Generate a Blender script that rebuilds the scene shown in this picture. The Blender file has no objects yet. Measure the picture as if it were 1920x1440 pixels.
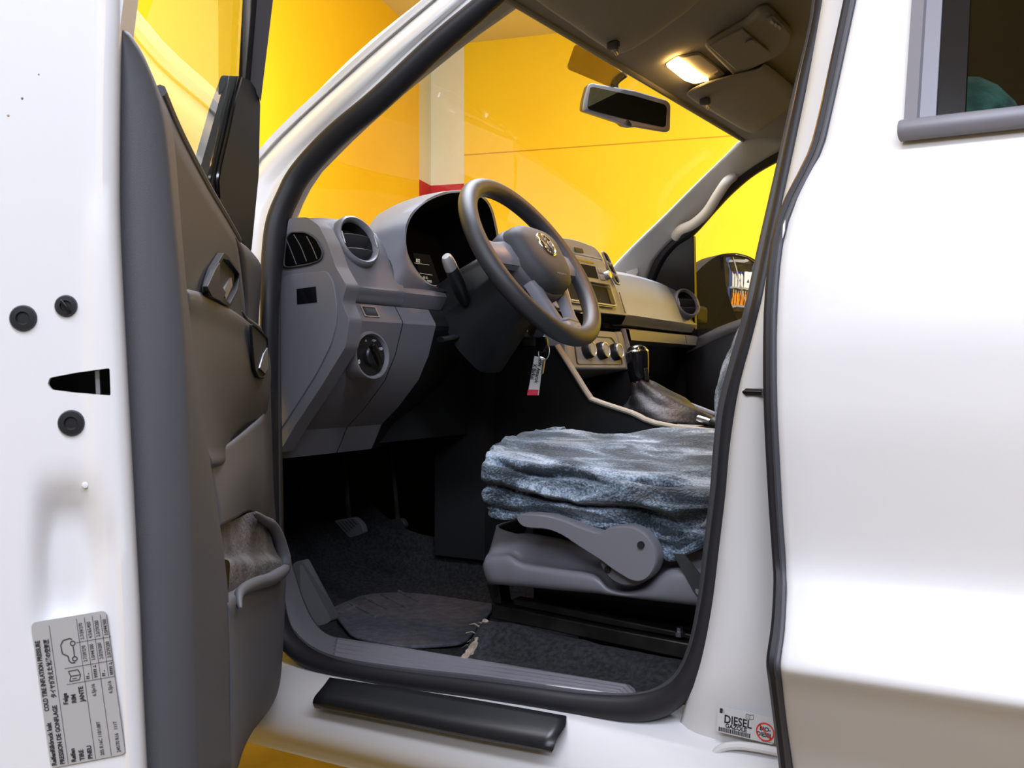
import bpy, bmesh, math, random
from mathutils import Vector, Matrix, noise
random.seed(7)
V = Vector
C = bpy.context.scene.collection
PI = math.pi

# ---------------------------------------------------------------- camera calibration (1920 x 1440)
TH, FPX, HOR = math.radians(30.25), 1900.0, 692.0
CAM = V((0, 0, 1.05))
CT, ST = math.cos(TH), math.sin(TH)
YC = 1.90                                   # centre line of the truck
def ray(u, v): return V((-ST*FPX + CT*(u-960), CT*FPX + ST*(u-960), HOR-v))
def PP(u, v, o, n):
    r = ray(u, v); return CAM + r*((V(o)-CAM).dot(n)/r.dot(n))
def PY(u, v, Y): return PP(u, v, (0, Y, 0), V((0, 1, 0)))
def PX(u, v, X): return PP(u, v, (X, 0, 0), V((1, 0, 0)))
def PZ(u, v, Z): return PP(u, v, (0, 0, Z), V((0, 0, 1)))
def sideY(z): return 1.06 + max(0.0, z-1.12)*0.38       # tumblehome of the body side
def PS(u, v, off=0.0):
    Y = 1.06
    for _ in range(12):
        p = PY(u, v, Y+off); Y = sideY(p.z)
    return PY(u, v, Y+off)

cam = bpy.data.cameras.new('camera'); cam_o = bpy.data.objects.new('camera', cam); C.objects.link(cam_o)
cam_o.location = CAM; cam_o.rotation_euler = (PI/2, 0, TH)
cam.sensor_width = 36; cam.lens = 36*FPX/1920; cam.shift_y = (HOR-720)/1920; cam.clip_start = 0.02
cam.dof.use_dof = True; cam.dof.focus_distance = 1.6; cam.dof.aperture_fstop = 40
bpy.context.scene.camera = cam_o
sc = bpy.context.scene
sc.view_settings.view_transform = 'Standard'; sc.view_settings.look = 'None'
sc.view_settings.gamma = 1; sc.view_settings.use_curve_mapping = False; sc.view_settings.exposure = 0

# ---------------------------------------------------------------- materials
def srgb(r, g, b):
    f = lambda c: (c/255/12.92) if c/255 <= .04045 else ((c/255+.055)/1.055)**2.4
    return (f(r), f(g), f(b), 1)
M = {}
def mat(name, col, rough=.5, metal=0, bump=0, bscale=400, coat=0, coat_rough=.05, var=0, vscale=6, col2=None, sheen=0, spec=.5, emit=None, estr=0, detail=3):
    m = bpy.data.materials.new(name); m.use_nodes = True
    nt = m.node_tree; b = nt.nodes['Principled BSDF']
    b.inputs['Base Color'].default_value = col; b.inputs['Roughness'].default_value = rough
    b.inputs['Metallic'].default_value = metal; b.inputs['Coat Weight'].default_value = coat
    b.inputs['Coat Roughness'].default_value = coat_rough; b.inputs['Specular IOR Level'].default_value = spec
    if sheen: b.inputs['Sheen Weight'].default_value = sheen; b.inputs['Sheen Roughness'].default_value = .4
    if emit: b.inputs['Emission Color'].default_value = emit; b.inputs['Emission Strength'].default_value = estr
    tc = nt.nodes.new('ShaderNodeTexCoord')
    if var:
        n = nt.nodes.new('ShaderNodeTexNoise'); n.inputs['Scale'].default_value = vscale; n.inputs['Detail'].default_value = detail
        nt.links.new(tc.outputs['Object'], n.inputs['Vector'])
        r = nt.nodes.new('ShaderNodeValToRGB'); r.color_ramp.elements[0].position = .35; r.color_ramp.elements[1].position = .68
        c2 = col2 or tuple(list(V(col[:3])*(1-var))+[1])
        r.color_ramp.elements[0].color = c2; r.color_ramp.elements[1].color = col
        nt.links.new(n.outputs['Fac'], r.inputs['Fac']); nt.links.new(r.outputs['Color'], b.inputs['Base Color'])
    if bump:
        n2 = nt.nodes.new('ShaderNodeTexNoise'); n2.inputs['Scale'].default_value = bscale; n2.inputs['Detail'].default_value = 2
        nt.links.new(tc.outputs['Object'], n2.inputs['Vector'])
        bp = nt.nodes.new('ShaderNodeBump'); bp.inputs['Strength'].default_value = bump; bp.inputs['Distance'].default_value = .002
        nt.links.new(n2.outputs['Fac'], bp.inputs['Height']); nt.links.new(bp.outputs['Normal'], b.inputs['Normal'])
    M[name] = m; return m
def glass(name, tint, refl=.08, rough=.0):
    m = bpy.data.materials.new(name); m.use_nodes = True; nt = m.node_tree; nt.nodes.clear()
    o = nt.nodes.new('ShaderNodeOutputMaterial'); mx = nt.nodes.new('ShaderNodeMixShader')
    t = nt.nodes.new('ShaderNodeBsdfTransparent'); t.inputs['Color'].default_value = tint
    g = nt.nodes.new('ShaderNodeBsdfGlossy'); g.inputs['Roughness'].default_value = rough
    fr = nt.nodes.new('ShaderNodeFresnel'); fr.inputs['IOR'].default_value = 1.45
    ma = nt.nodes.new('ShaderNodeMath'); ma.operation = 'MULTIPLY'; ma.inputs[1].default_value = refl
    nt.links.new(fr.outputs[0], ma.inputs[0]); nt.links.new(ma.outputs[0], mx.inputs[0])
    nt.links.new(t.outputs[0], mx.inputs[1]); nt.links.new(g.outputs[0], mx.inputs[2]); nt.links.new(mx.outputs[0], o.inputs[0])
    M[name] = m; return m
mat('white_paint', (.66, .645, .62, 1), .42, coat=.35, coat_rough=.22, spec=.3)
mat('grey_plastic', (.165, .162, .18, 1), .55, bump=.22, bscale=2200)
mat('grey_plastic_dark', (.062, .062, .066, 1), .55, bump=.22, bscale=2200)
mat('grey_plastic_smooth', (.19, .187, .205, 1), .42)
mat('door_plastic', (.088, .090, .100, 1), .55, bump=.22, bscale=2200)
mat('trim_panel', (.042, .043, .045, 1), .6, bump=.22, bscale=2200)
mat('black_plastic', (.012, .012, .013, 1), .38)
mat('black_matte', (.008, .008, .008, 1), .8)
mat('gloss_black', (.006, .006, .007, 1), .12)
mat('rubber', (.018, .017, .020, 1), .5, spec=.35)
mat('rubber_grey', (.05, .05, .056, 1), .55)
mat('frame_grey', (.17, .165, .18, 1), .4)
mat('headliner', (.36, .325, .25, 1), .9, bump=.3, bscale=500)
mat('pillar_trim', (.56, .55, .52, 1), .7, bump=.22, bscale=2200)
mat('chrome', (.85, .84, .82, 1), .12, metal=1)
mat('satin_metal', (.55, .55, .56, 1), .35, metal=1)
mat('silver_trim', (.42, .42, .42, 1), .35, metal=.4)
mat('steel_dark', (.05, .045, .04, 1), .45, metal=.7, var=.5, vscale=30)
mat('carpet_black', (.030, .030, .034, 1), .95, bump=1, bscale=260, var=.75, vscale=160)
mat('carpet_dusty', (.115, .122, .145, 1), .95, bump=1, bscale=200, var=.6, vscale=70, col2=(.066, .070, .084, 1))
mat('pocket_felt', (.17, .155, .15, 1), .95, bump=1, bscale=230, var=.55, vscale=24)
mat('torn_edge', (.42, .34, .25, 1), .95, bump=1, bscale=300, var=.5, vscale=60)
mat('leather', (.006, .0055, .005, 1), .5, bump=.4, bscale=160)
mat('wheel_rim', (.032, .0315, .034, 1), .42, bump=.22, bscale=2200)
mat('stack_silver', (.30, .315, .34, 1), .42, bump=.1, bscale=600)
mat('print_black', (.012, .012, .014, 1), .6)
mat('print_white', (.75, .75, .75, 1), .5)
mat('print_grey', (.17, .17, .17, 1), .6)
mat('label_grey', (.36, .345, .32, 1), .5)
mat('label_silver', (.55, .55, .53, 1), .45)
mat('red_print', (.72, .02, .015, 1), .5)
mat('tag_white', (.72, .70, .66, 1), .5)
mat('tag_red', (.70, .04, .07, 1), .5)
mat('lens_lit', (1, .8, .5, 1), .4, emit=(1, .62, .22, 1), estr=14)
mat('display_lit', (.02, .02, .02, 1), .3, emit=(.75, .7, .55, 1), estr=.55)
mat('display_blue', (.010, .011, .014, 1), .7, spec=.1)
mat('mirror_black', (.010, .011, .012, 1), .55, spec=.2)
mat('sail_black', (.020, .025, .029, 1), .6, spec=.12)
mat('void_black', (.003, .003, .003, 1), .9, spec=.05)
mat('mirror', (.85, .86, .85, 1), .01, metal=1)
mat('mirror_dark', (.20, .23, .21, 1), .02, metal=1)
mat('rack_blue', (.02, .06, .22, 1), .5)
mat('bottle_white', (.75, .75, .75, 1), .4)
mat('cap_blue', (.03, .06, .5, 1), .4)
mat('cap_red', (.6, .03, .05, 1), .4)
mat('bottle_orange', (.75, .28, .02, 1), .4)
mat('wood_grey', (.3, .29, .27, 1), .6)
mat('headrest_teal', (.16, .42, .42, 1), .9, bump=1, bscale=200, var=.6, vscale=40, sheen=.6)
glass('clear_glass', (.97, .98, .96, 1), .55)
glass('door_glass', (.90, .93, .84, 1), .5)
glass('shade_band', (.62, .56, .40, 1), .5)
glass('tint_glass', (.42, .46, .41, 1), .18)
mat('belt_webbing', (.03, .03, .032, 1), .7, bump=.3, bscale=800)

def fleece():
    m = bpy.data.materials.new('fleece'); m.use_nodes = True; nt = m.node_tree; b = nt.nodes['Principled BSDF']
    tc = nt.nodes.new('ShaderNodeTexCoord')
    mp = nt.nodes.new('ShaderNodeMapping'); mp.inputs['Scale'].default_value = (9, 16, 26); mp.inputs['Rotation'].default_value = (0, .25, .2)
    nt.links.new(tc.outputs['Object'], mp.inputs['Vector'])
    n = nt.nodes.new('ShaderNodeTexNoise'); n.inputs['Scale'].default_value = 1.0; n.inputs['Detail'].default_value = 6; n.inputs['Roughness'].default_value = .62; n.inputs['Distortion'].default_value = .6
    nt.links.new(mp.outputs['Vector'], n.inputs['Vector'])
    n3 = nt.nodes.new('ShaderNodeTexNoise'); n3.inputs['Scale'].default_value = 330; n3.inputs['Detail'].default_value = 2
    nt.links.new(tc.outputs['Object'], n3.inputs['Vector'])
    ad = nt.nodes.new('ShaderNodeMath'); ad.operation = 'MULTIPLY_ADD'; ad.inputs[1].default_value = .34; 
    nt.links.new(n3.outputs['Fac'], ad.inputs[0]); nt.links.new(n.outputs['Fac'], ad.inputs[2])
    r = nt.nodes.new('ShaderNodeValToRGB'); e = r.color_ramp.elements
    e[0].position = .59; e[0].color = (.010, .017, .024, 1); e[1].position = .82; e[1].color = (.46, .54, .64, 1)  # ramp puts the nap's highlights and crease shade into the colour
    x = e.new(.695); x.color = (.12, .165, .21, 1)
    nt.links.new(ad.outputs[0], r.inputs['Fac']); nt.links.new(r.outputs['Color'], b.inputs['Base Color'])
    b.inputs['Roughness'].default_value = .85; b.inputs['Sheen Weight'].default_value = .35; b.inputs['Sheen Tint'].default_value = (.7, .8, .9, 1)
    bp = nt.nodes.new('ShaderNodeBump'); bp.inputs['Strength'].default_value = .9; bp.inputs['Distance'].default_value = .004
    nt.links.new(n3.outputs['Fac'], bp.inputs['Height']); nt.links.new(bp.outputs['Normal'], b.inputs['Normal'])
    M['fleece'] = m
fleece()
def plaster(name, col, col2):
    m = mat(name, col, .75, var=.2, vscale=1.1, col2=col2, bump=.25, bscale=60, detail=5)
    return m
plaster('yellow_wall', (.94, .64, .006, 1), (.93, .57, .003, 1))
plaster('white_wall', (.80, .76, .56, 1), (.74, .70, .50, 1))
plaster('red_wall', (.55, .018, .02, 1), (.50, .02, .02, 1))
plaster('cream_ceiling', (.86, .82, .68, 1), (.82, .78, .64, 1))
mat('garage_floor', (.20, .125, .03, 1), .45, var=.4, vscale=8, bump=.3, bscale=80)

# ---------------------------------------------------------------- objects
def empty(name, loc, label, cat, group=None):
    o = bpy.data.objects.new(name, None); C.objects.link(o); o.location = loc
    o.empty_display_size = .05
    o['label'] = label; o['category'] = cat
    if group: o['group'] = group
    return o
def tag(o, label, cat, group=None, kind=None):
    if label: o['label'] = label
    if cat: o['category'] = cat
    if group: o['group'] = group
    if kind: o['kind'] = kind
    return o
def rootloc(p):
    l = V((0, 0, 0))
    while p is not None: l += p.location; p = p.parent
    return l
class MB:
    """collects faces in world coordinates; build() links them as ONE mesh object"""
    def __init__(s): s.v = []; s.f = []; s.mi = []
    def add(s, vs, fs, mi=0):
        k = len(s.v); s.v += [V(p) for p in vs]; s.f += [[i+k for i in f] for f in fs]; s.mi += [mi]*len(fs); return s
    def box(s, c, size, ax=None, mi=0):
        ax = ax or (V((1, 0, 0)), V((0, 1, 0)), V((0, 0, 1))); c = V(c)
        vs = [c + ax[0]*(a*size[0]/2) + ax[1]*(b*size[1]/2) + ax[2]*(d*size[2]/2) for a in (-1, 1) for b in (-1, 1) for d in (-1, 1)]
        return s.add(vs, [(0, 1, 3, 2), (4, 6, 7, 5), (0, 4, 5, 1), (2, 3, 7, 6), (0, 2, 6, 4), (1, 5, 7, 3)], mi)
    def loft(s, rings, closed=True, cap=True, mi=0):
        n = len(rings[0]); vs = [p for r in rings for p in r]; fs = []
        for i in range(len(rings)-1):
            for j in range(n if closed else n-1):
                a = i*n+j; b = i*n+(j+1) % n; fs.append((a, b, b+n, a+n))
        if cap and closed: fs += [tuple(range(n))[::-1], tuple(range((len(rings)-1)*n, len(rings)*n))]
        return s.add(vs, fs, mi)
    def tube(s, path, r, n=12, closed=False, ref=None, cap=True, sq=(1, 1), mi=0):
        path = [V(p) for p in path]; N = len(path); rings = []; up = V(ref) if ref else None
        for i, p in enumerate(path):
            t = (path[(i+1) % N]-path[i-1]) if closed else (path[min(i+1, N-1)]-path[max(i-1, 0)])
            t.normalize()
            if ref is None:
                if up is None: up = V((0, 0, 1)) if abs(t.z) < .9 else V((1, 0, 0))
                up = (up - t*up.dot(t)).normalized(); a = up
            else: a = (V(ref)-t*V(ref).dot(t)).normalized()
            b = t.cross(a); rr = r[i] if isinstance(r, (list, tuple)) else r
            rings.append([p + a*(math.cos(2*PI*k/n)*rr*sq[0]) + b*(math.sin(2*PI*k/n)*rr*sq[1]) for k in range(n)])
        if closed: rings.append(rings[0]); cap = False
        return s.loft(rings, True, cap, mi)
    def lathe(s, prof, o, ax, n=32, mi=0, ref=None, cap=True):
        ax = V(ax).normalized(); a = V(ref) if ref else (V((0, 0, 1)) if abs(ax.z) < .9 else V((1, 0, 0)))
        a = (a-ax*a.dot(ax)).normalized(); b = ax.cross(a); o = V(o)
        rings = [[o + ax*h + a*(r*math.cos(2*PI*k/n)) + b*(r*math.sin(2*PI*k/n)) for k in range(n)] for r, h in prof]
        return s.loft(rings, True, cap, mi)
    def prism(s, pts, d, mi=0):
        pts = [V(p) for p in pts]; d = V(d); n = len(pts)
        vs = pts + [p+d for p in pts]
        fs = [tuple(range(n))[::-1], tuple(range(n, 2*n))] + [(i, (i+1) % n, (i+1) % n+n, i+n) for i in range(n)]
        return s.add(vs, fs, mi)
    def sheet(s, rows, mi=0):
        n = len(rows[0]); fs = []
        for i in range(len(rows)-1):
            for j in range(n-1):
                a = i*n+j; fs.append((a, a+1, a+n+1, a+n))
        return s.add([p for r in rows for p in r], fs, mi)
    def mesh(s, ob):
        s.add([v.co for v in ob.data.vertices], [list(p.vertices) for p in ob.data.polygons]); return s
    def build(s, name, m, parent=None, smooth=True, ang=35, bevel=0, bseg=2, sol=0, sub=0, face_cam=False, weld=True, recalc=True):
        base = rootloc(parent)
        own = V((0, 0, 0))
        if parent is None:
            xs = [p.x for p in s.v]; ys = [p.y for p in s.v]; zs = [p.z for p in s.v]
            own = V(((min(xs)+max(xs))/2, (min(ys)+max(ys))/2, min(zs)))
        me = bpy.data.meshes.new(name); me.from_pydata([p-base-own for p in s.v], [], s.f)
        ms = m if isinstance(m, (list, tuple)) else [m]
        for x in ms: me.materials.append(M[x])
        me.polygons.foreach_set('material_index', s.mi)
        bm = bmesh.new(); bm.from_mesh(me)
        if weld: bmesh.ops.remove_doubles(bm, verts=bm.verts, dist=1e-6)
        if recalc: bmesh.ops.recalc_face_normals(bm, faces=bm.faces)
        if face_cam:
            acc = 0
            for f in bm.faces:
                ce = f.calc_center_median()+base+own; acc += f.normal.dot(CAM-ce)*f.calc_area()
            if acc < 0: bmesh.ops.reverse_faces(bm, faces=bm.faces)
        if smooth:
            for f in bm.faces: f.smooth = True
        bm.to_mesh(me); bm.free()
        if smooth: me.set_sharp_from_angle(angle=math.radians(ang))
        o = bpy.data.objects.new(name, me); C.objects.link(o); o.location = own
        if parent: o.parent = parent
        if sol:
            q = o.modifiers.new('sol', 'SOLIDIFY'); q.thickness = sol; q.offset = -1
        if bevel:
            q = o.modifiers.new('bev', 'BEVEL'); q.width = bevel; q.segments = bseg; q.limit_method = 'ANGLE'; q.angle_limit = math.radians(30)
            q.harden_normals = False
        if sub:
            q = o.modifiers.new('sub', 'SUBSURF'); q.levels = sub; q.render_levels = sub
        return o
def cr(pts, n, closed=False):
    """Catmull-Rom resample: n steps per span"""
    pts = [V(p) for p in pts]; N = len(pts); out = []
    for i in range(N if closed else N-1):
        if closed: a, b, c, d = pts[i-1], pts[i], pts[(i+1) % N], pts[(i+2) % N]
        else: a, b, c, d = pts[max(i-1, 0)], pts[i], pts[i+1], pts[min(i+2, N-1)]
        for k in range(n):
            t = k/n
            out.append(.5*((2*b)+(c-a)*t+(2*a-5*b+4*c-d)*t*t+(3*b-a-3*c+d)*t**3))
    if not closed: out.append(pts[-1])
    return out
def resample(pts, n):
    """n points evenly spaced by length along a polyline"""
    pts = [V(p) for p in pts]; L = [0]
    for a, b in zip(pts, pts[1:]): L.append(L[-1]+(b-a).length)
    out = []; j = 0
    for i in range(n):
        d = L[-1]*i/(n-1)
        while j < len(L)-2 and L[j+1] < d: j += 1
        t = (d-L[j])/max(L[j+1]-L[j], 1e-9); out.append(pts[j].lerp(pts[j+1], min(max(t, 0), 1)))
    return out
def smooth_grid(rows, nr=4, nc=4):
    r2 = [cr(r, nc) for r in rows]
    cols = [cr([r[j] for r in r2], nr) for j in range(len(r2[0]))]
    return [[c[i] for c in cols] for i in range(len(cols[0]))]
def patch(name, rows, m, parent, nr=4, nc=4, sol=.004, ang=50, bevel=0, extra=None):
    mb = MB(); mb.sheet(smooth_grid(rows, nr, nc))
    return mb.build(name, m, parent, sol=sol, face_cam=True, ang=ang, bevel=bevel)
def rounded(pts, r, n=5):
    """round the corners of a closed planar polygon"""
    pts = [V(p) for p in pts]; N = len(pts); out = []
    for i in range(N):
        a, b, c = pts[i-1], pts[i], pts[(i+1) % N]; rr = r[i] if isinstance(r, (list, tuple)) else r
        d1 = (a-b); d2 = (c-b); k = min(rr, d1.length*.48, d2.length*.48)
        p, q = b+d1.normalized()*k, b+d2.normalized()*k
        if k < 1e-5: out.append(b); continue
        for j in range(n+1):
            t = j/n; out.append(p*(1-t)**2+b*2*t*(1-t)+q*t*t)
    return out
def text(mb, s, o, ux, uy, size, mi=0, align='LEFT', lift=None, squash=1.0, bold=0):
    cu = bpy.data.curves.new('txt', 'FONT'); cu.body = s; cu.size = size; cu.align_x = align; cu.resolution_u = 3; cu.offset = bold
    ob = bpy.data.objects.new('txt', cu); me = bpy.data.meshes.new_from_object(ob)
    o = V(o); ux = V(ux).normalized(); uy = V(uy).normalized()
    mb.add([o+ux*(v.co.x*squash)+uy*v.co.y for v in me.vertices], [list(p.vertices) for p in me.polygons], mi)
    bpy.data.objects.remove(ob); bpy.data.curves.remove(cu); bpy.data.meshes.remove(me)
def line2d(mb, o, ux, uy, p, q, w, mi=0):
    o = V(o); a = o+ux*p[0]+uy*p[1]; b = o+ux*q[0]+uy*q[1]; d = (b-a).normalized(); nn = ux.cross(uy).normalized().cross(d)*(w/2)
    mb.add([a-nn, b-nn, b+nn, a+nn], [(0, 1, 2, 3)], mi)
def ring2d(mb, o, ux, uy, c, r0, r1, n=28, mi=0, a0=0, a1=2*PI):
    o = V(o); P = lambda r, t: o+ux*(c[0]+r*math.cos(t))+uy*(c[1]+r*math.sin(t))
    vs = []; 
    for k in range(n+1):
        t = a0+(a1-a0)*k/n; vs += [P(r0, t), P(r1, t)]
    mb.add(vs, [(2*k, 2*k+1, 2*k+3, 2*k+2) for k in range(n)], mi)
def disc2d(mb, o, ux, uy, c, r, n=16, mi=0):
    o = V(o); mb.add([o+ux*(c[0]+r*math.cos(2*PI*k/n))+uy*(c[1]+r*math.sin(2*PI*k/n)) for k in range(n)], [tuple(range(n))], mi)
# ================================================================= THE GARAGE
def wall_dir(uvp): r = ray(uvp, HOR); return -V((r.x, r.y, 0)).normalized()
r0 = ray(808, HOR); CORNER = V((r0.x, r0.y, 0))*(6.5/FPX)
dL, dR = wall_dir(1441), wall_dir(-4717)
HC = 1.05+(HOR-88)*6.5/FPX; HR = 1.05+(HOR-348)*6.5/FPX
def along(u, d):                         # distance from the corner along a wall where image column u meets it
    r = ray(u, HOR); r = V((r.x, r.y)); a = V((CORNER.x, CORNER.y)); dd = V((d.x, d.y))
    det = r.x*-dd.y + dd.x*r.y
    return (r.x*-(a.y) + a.x*r.y)/det * -1 if False else ((a.x*r.y - a.y*r.x)/(dd.y*r.x - dd.x*r.y))
sL, sR = along(786, dL), along(870, dR)
def wallmesh(name, d, s, L, groove=None):
    mb = MB(); P = lambda a, z: CORNER+d*a+V((0, 0, z))
    q = lambda a, b, z0, z1, mi: mb.add([P(a, z0), P(b, z0), P(b, z1), P(a, z1)], [(0, 1, 2, 3)], mi)
    q(0, s, 0, HR, 1); q(0, s, HR, HC, 2)
    if groove:
        q(s, L, 0, groove-.004, 0); q(s, L, groove-.004, groove+.004, 3); q(s, L, groove+.004, HC, 0)
    else: q(s, L, 0, HC, 0)
    o = mb.build(name, ['yellow_wall', 'red_wall', 'white_wall', 'wall_joint'], smooth=False, recalc=False); o['kind'] = 'structure'; return o
mat('rear_wall', (.22, .19, .10, 1), .8, var=.4, vscale=2)
mat('wall_joint', (.62, .30, .003, 1), .8)
g = CORNER+dR*along(1160, dR); gz = 1.05 + (HOR-270)*(g.dot(V((-ST, CT, 0))))/FPX
wallmesh('wall_front', dL, sL, 11)
wallmesh('wall_right', dR, sR, 14, gz)
mb = MB(); mb.add([(-14, -9, 0), (12, -9, 0), (12, 12, 0), (-14, 12, 0)], [(0, 1, 2, 3)]); mb.build('floor', 'garage_floor', smooth=False)['kind'] = 'structure'
mb = MB(); mb.add([(-14, -9, HC), (-14, 12, HC), (12, 12, HC), (12, -9, HC)], [(0, 1, 2, 3)]); mb.build('ceiling', 'cream_ceiling', smooth=False)['kind'] = 'structure'

mb = MB(); mb.add([(8.5, -9, 0), (8.5, 12, 0), (8.5, 12, HC), (8.5, -9, HC)], [(0, 1, 2, 3)]); mb.build('wall_rear', 'rear_wall', smooth=False)['kind'] = 'structure'
# ================================================================= THE TRUCK BODY
truck = empty('pickup_truck', (-.3, YC, 0), 'white pickup truck body whose cab and door opening fill the picture', 'truck')
WO, WN = V((-1.152, YC, 1.314)), V((-.304, 0, .38)).normalized()      # windscreen plane
PW = lambda u, v, off=0: PP(u, v, WO+WN*off, WN)
def PR(u, v, off=0.0):                                              # inner face of the passenger side
    Y = 2.66
    for _ in range(12):
        p = PY(u, v, Y+off); Y = 2*YC-sideY(p.z)-.075
    return PY(u, v, Y+off)
# front pillar, outside
N = 22
def curve(pts, off): return resample(cr([PS(u, v, off) for u, v in pts], 6), N)
seal_o = [(498, 760), (495, 640), (496, 540), (499, 470), (508, 420), (528, 361), (554, 315), (618, 245), (706, 166), (808, 67), (881, 6), (960, -62), (1060, -140)]
pillar_rows = [
 curve([(400, 760), (410, 600), (425, 440), (450, 340), (487, 280), (527, 242), (586, 181), (644, 122), (702, 70), (761, 23), (790, 0), (850, -50), (960, -140)], .085),
 curve([(410, 760), (420, 600), (435, 440), (458, 345), (487, 293), (545, 234), (615, 169), (680, 108), (740, 57), (797, 9), (820, -10), (880, -62), (985, -145)], .03),
 curve([(412, 760), (424, 600), (440, 442), (462, 350), (487, 303), (550, 236), (622, 169), (690, 108), (745, 60), (806, 9), (828, -8), (890, -62), (990, -145)], .045),
 curve([(420, 760), (428, 600), (446, 445), (466, 360), (488, 315), (556, 247), (640, 169), (690, 126), (738, 84), (806, 26), (838, -2), (900, -60), (1005, -145)], .004),
 curve([(440, 760), (445, 620), (458, 460), (474, 380), (492, 335), (552, 276), (638, 195), (700, 140), (760, 86), (822, 33), (855, 4), (915, -52), (1025, -143)], .004),
 curve([(470, 760), (470, 630), (478, 500), (488, 420), (505, 368), (540, 315), (600, 252), (690, 168), (780, 82), (850, 20), (880, -5), (945, -58), (1045, -141)], .016),
 curve(seal_o, .012)]
patch('front_pillar', pillar_rows, 'white_paint', truck, 3, 1, sol=.012)
# weatherstrip loop round the door opening
loop = [((520, 418), 15), ((540, 368), 15.5), ((566, 322), 16), ((628, 256), 16.5), ((716, 182), 16.5), ((818, 86), 16), ((893, 22), 15), ((960, -35), 14), ((1080, -125), 13), ((1240, -210), 12), ((1420, -240), 11), ((1530, -160), 10), ((1545, -10), 9.5),
 ((1510, 165), 9.5), ((1484, 290), 9.5), ((1464, 385), 9), ((1446, 470), 9), ((1428, 560), 9), ((1413, 620), 9), ((1396, 680), 9.5), ((1381, 735), 9.5), ((1371, 785), 9.5), ((1364, 850), 9.5), ((1357, 930), 9.5), ((1345, 1025), 9.5), ((1331, 1135), 10), ((1312, 1225), 11), ((1284, 1285), 13), ((1240, 1318), 15), ((1180, 1329), 15),
 ((1090, 1322), 13), ((990, 1307), 12), ((880, 1291), 11), ((760, 1276), 11), ((660, 1260), 11), ((600, 1244), 12), ((558, 1220), 12.5), ((530, 1185), 12), ((516, 1130), 11), ((511, 1040), 10), ((508, 940), 10), ((507, 840), 10), ((505, 700), 11), ((506, 570), 12), ((511, 480), 14)]
lp = cr([PS(u, v, .018) for (u, v), r in loop], 5, True); lr = [q.x for q in cr([V((r*.001, 0, 0)) for _, r in loop], 5, True)]
mb = MB(); mb.tube(lp, lr, 14, True, ref=(0, 1, 0), sq=(1.3, 1)); sealo = mb.build('door_seal', 'rubber', truck)
inner = [PS(u, v, .032) for (u, v), r in loop]; cen = sum(inner, V())/len(inner)
inner = [p + (cen-p).normalized()*.011 for p in inner]
mb = MB(); mb.tube(cr(inner, 5, True), .007, 10, True); mb.build('seal_lip', 'rubber_grey', sealo)
# glass, pillar trims
gl_l = [(545, 440), (557, 405), (574, 364), (603, 321), (673, 251), (761, 172), (877, 79), (982, 5), (1010, -16)]
gl_r = [(1115, 540), (1153, 497), (1175, 474), (1200, 449), (1247, 403), (1319, 330), (1363, 286), (1383, 264), (1400, 250)]
NL = 17
Lg = resample([PW(u, v) for u, v in gl_l], NL); Rg = resample([PW(u, v) for u, v in gl_r], NL)
rows = []
for a, b in zip(Lg, Rg):
    row = []
    for k in range(13):
        t = k/12; p = a.lerp(b, t); row.append(p + V((-.05, 0, 0))*(1-(2*t-1)**2))
    rows.append(row)
lowf = [p+V((-.20, 0, -.16)) for p in rows[0]]
mb = MB(); mb.sheet([lowf]+rows); mb.build('windscreen', 'clear_glass', truck, face_cam=True)
outl = resample(cr([PS(u, v, .03) for u, v in [(505, 440), (520, 410), (540, 365), (566, 320), (628, 254), (716, 178), (818, 82), (905, 8), (960, -38)]], 5), NL)
mid = [a.lerp(b, .55)+V((0, -.012, 0)) for a, b in zip(outl, Lg)]
patch('inner_pillar_trim', [outl, mid, [p+V((.003, 0, .0)) for p in Lg]], 'pillar_trim', truck, 3, 1, sol=.006)
tr_edge = [(1204, 560), (1215, 528), (1223, 499), (1241, 473), (1267, 447), (1300, 425), (1335, 385), (1372, 350), (1407, 324), (1474, 280), (1500, 268)]
Tr = resample(cr([PR(u, v, 0) for u, v in tr_edge], 5), NL)
Rg2 = [p+V((.004, .0, 0)) for p in Rg]
midr = [a.lerp(b, .5)+V((0, -.012, .012)) for a, b in zip(Rg2, Tr)]
ptr = patch('inner_pillar_trim', [Rg2, midr, Tr], 'pillar_trim', truck, 3, 1, sol=.006)
# airbag badge ring on the right pillar trim
c0 = PR(1185, 508, -.045); ax = V((.5, -.85, .15)).normalized()
mb = MB(); mb.lathe([(.0165, 0), (.0165, .0015), (.0155, .002), (.0, .002)], c0, ax, 28); mb.build('airbag_badge', 'pillar_trim', ptr)
# grab handle
hp = cr([PR(1266, 443, -.02), PR(1276, 431, -.05), PR(1300, 420, -.055), PR(1325, 398, -.055), PR(1345, 367, -.055), PR(1362, 342, -.05), PR(1374, 332, -.015)], 6)
mb = MB(); mb.tube(hp, .0135, 12, ref=(0, -1, 0), sq=(.8, 1)); mb.build('grab_handle', 'pillar_trim', truck)
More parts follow.
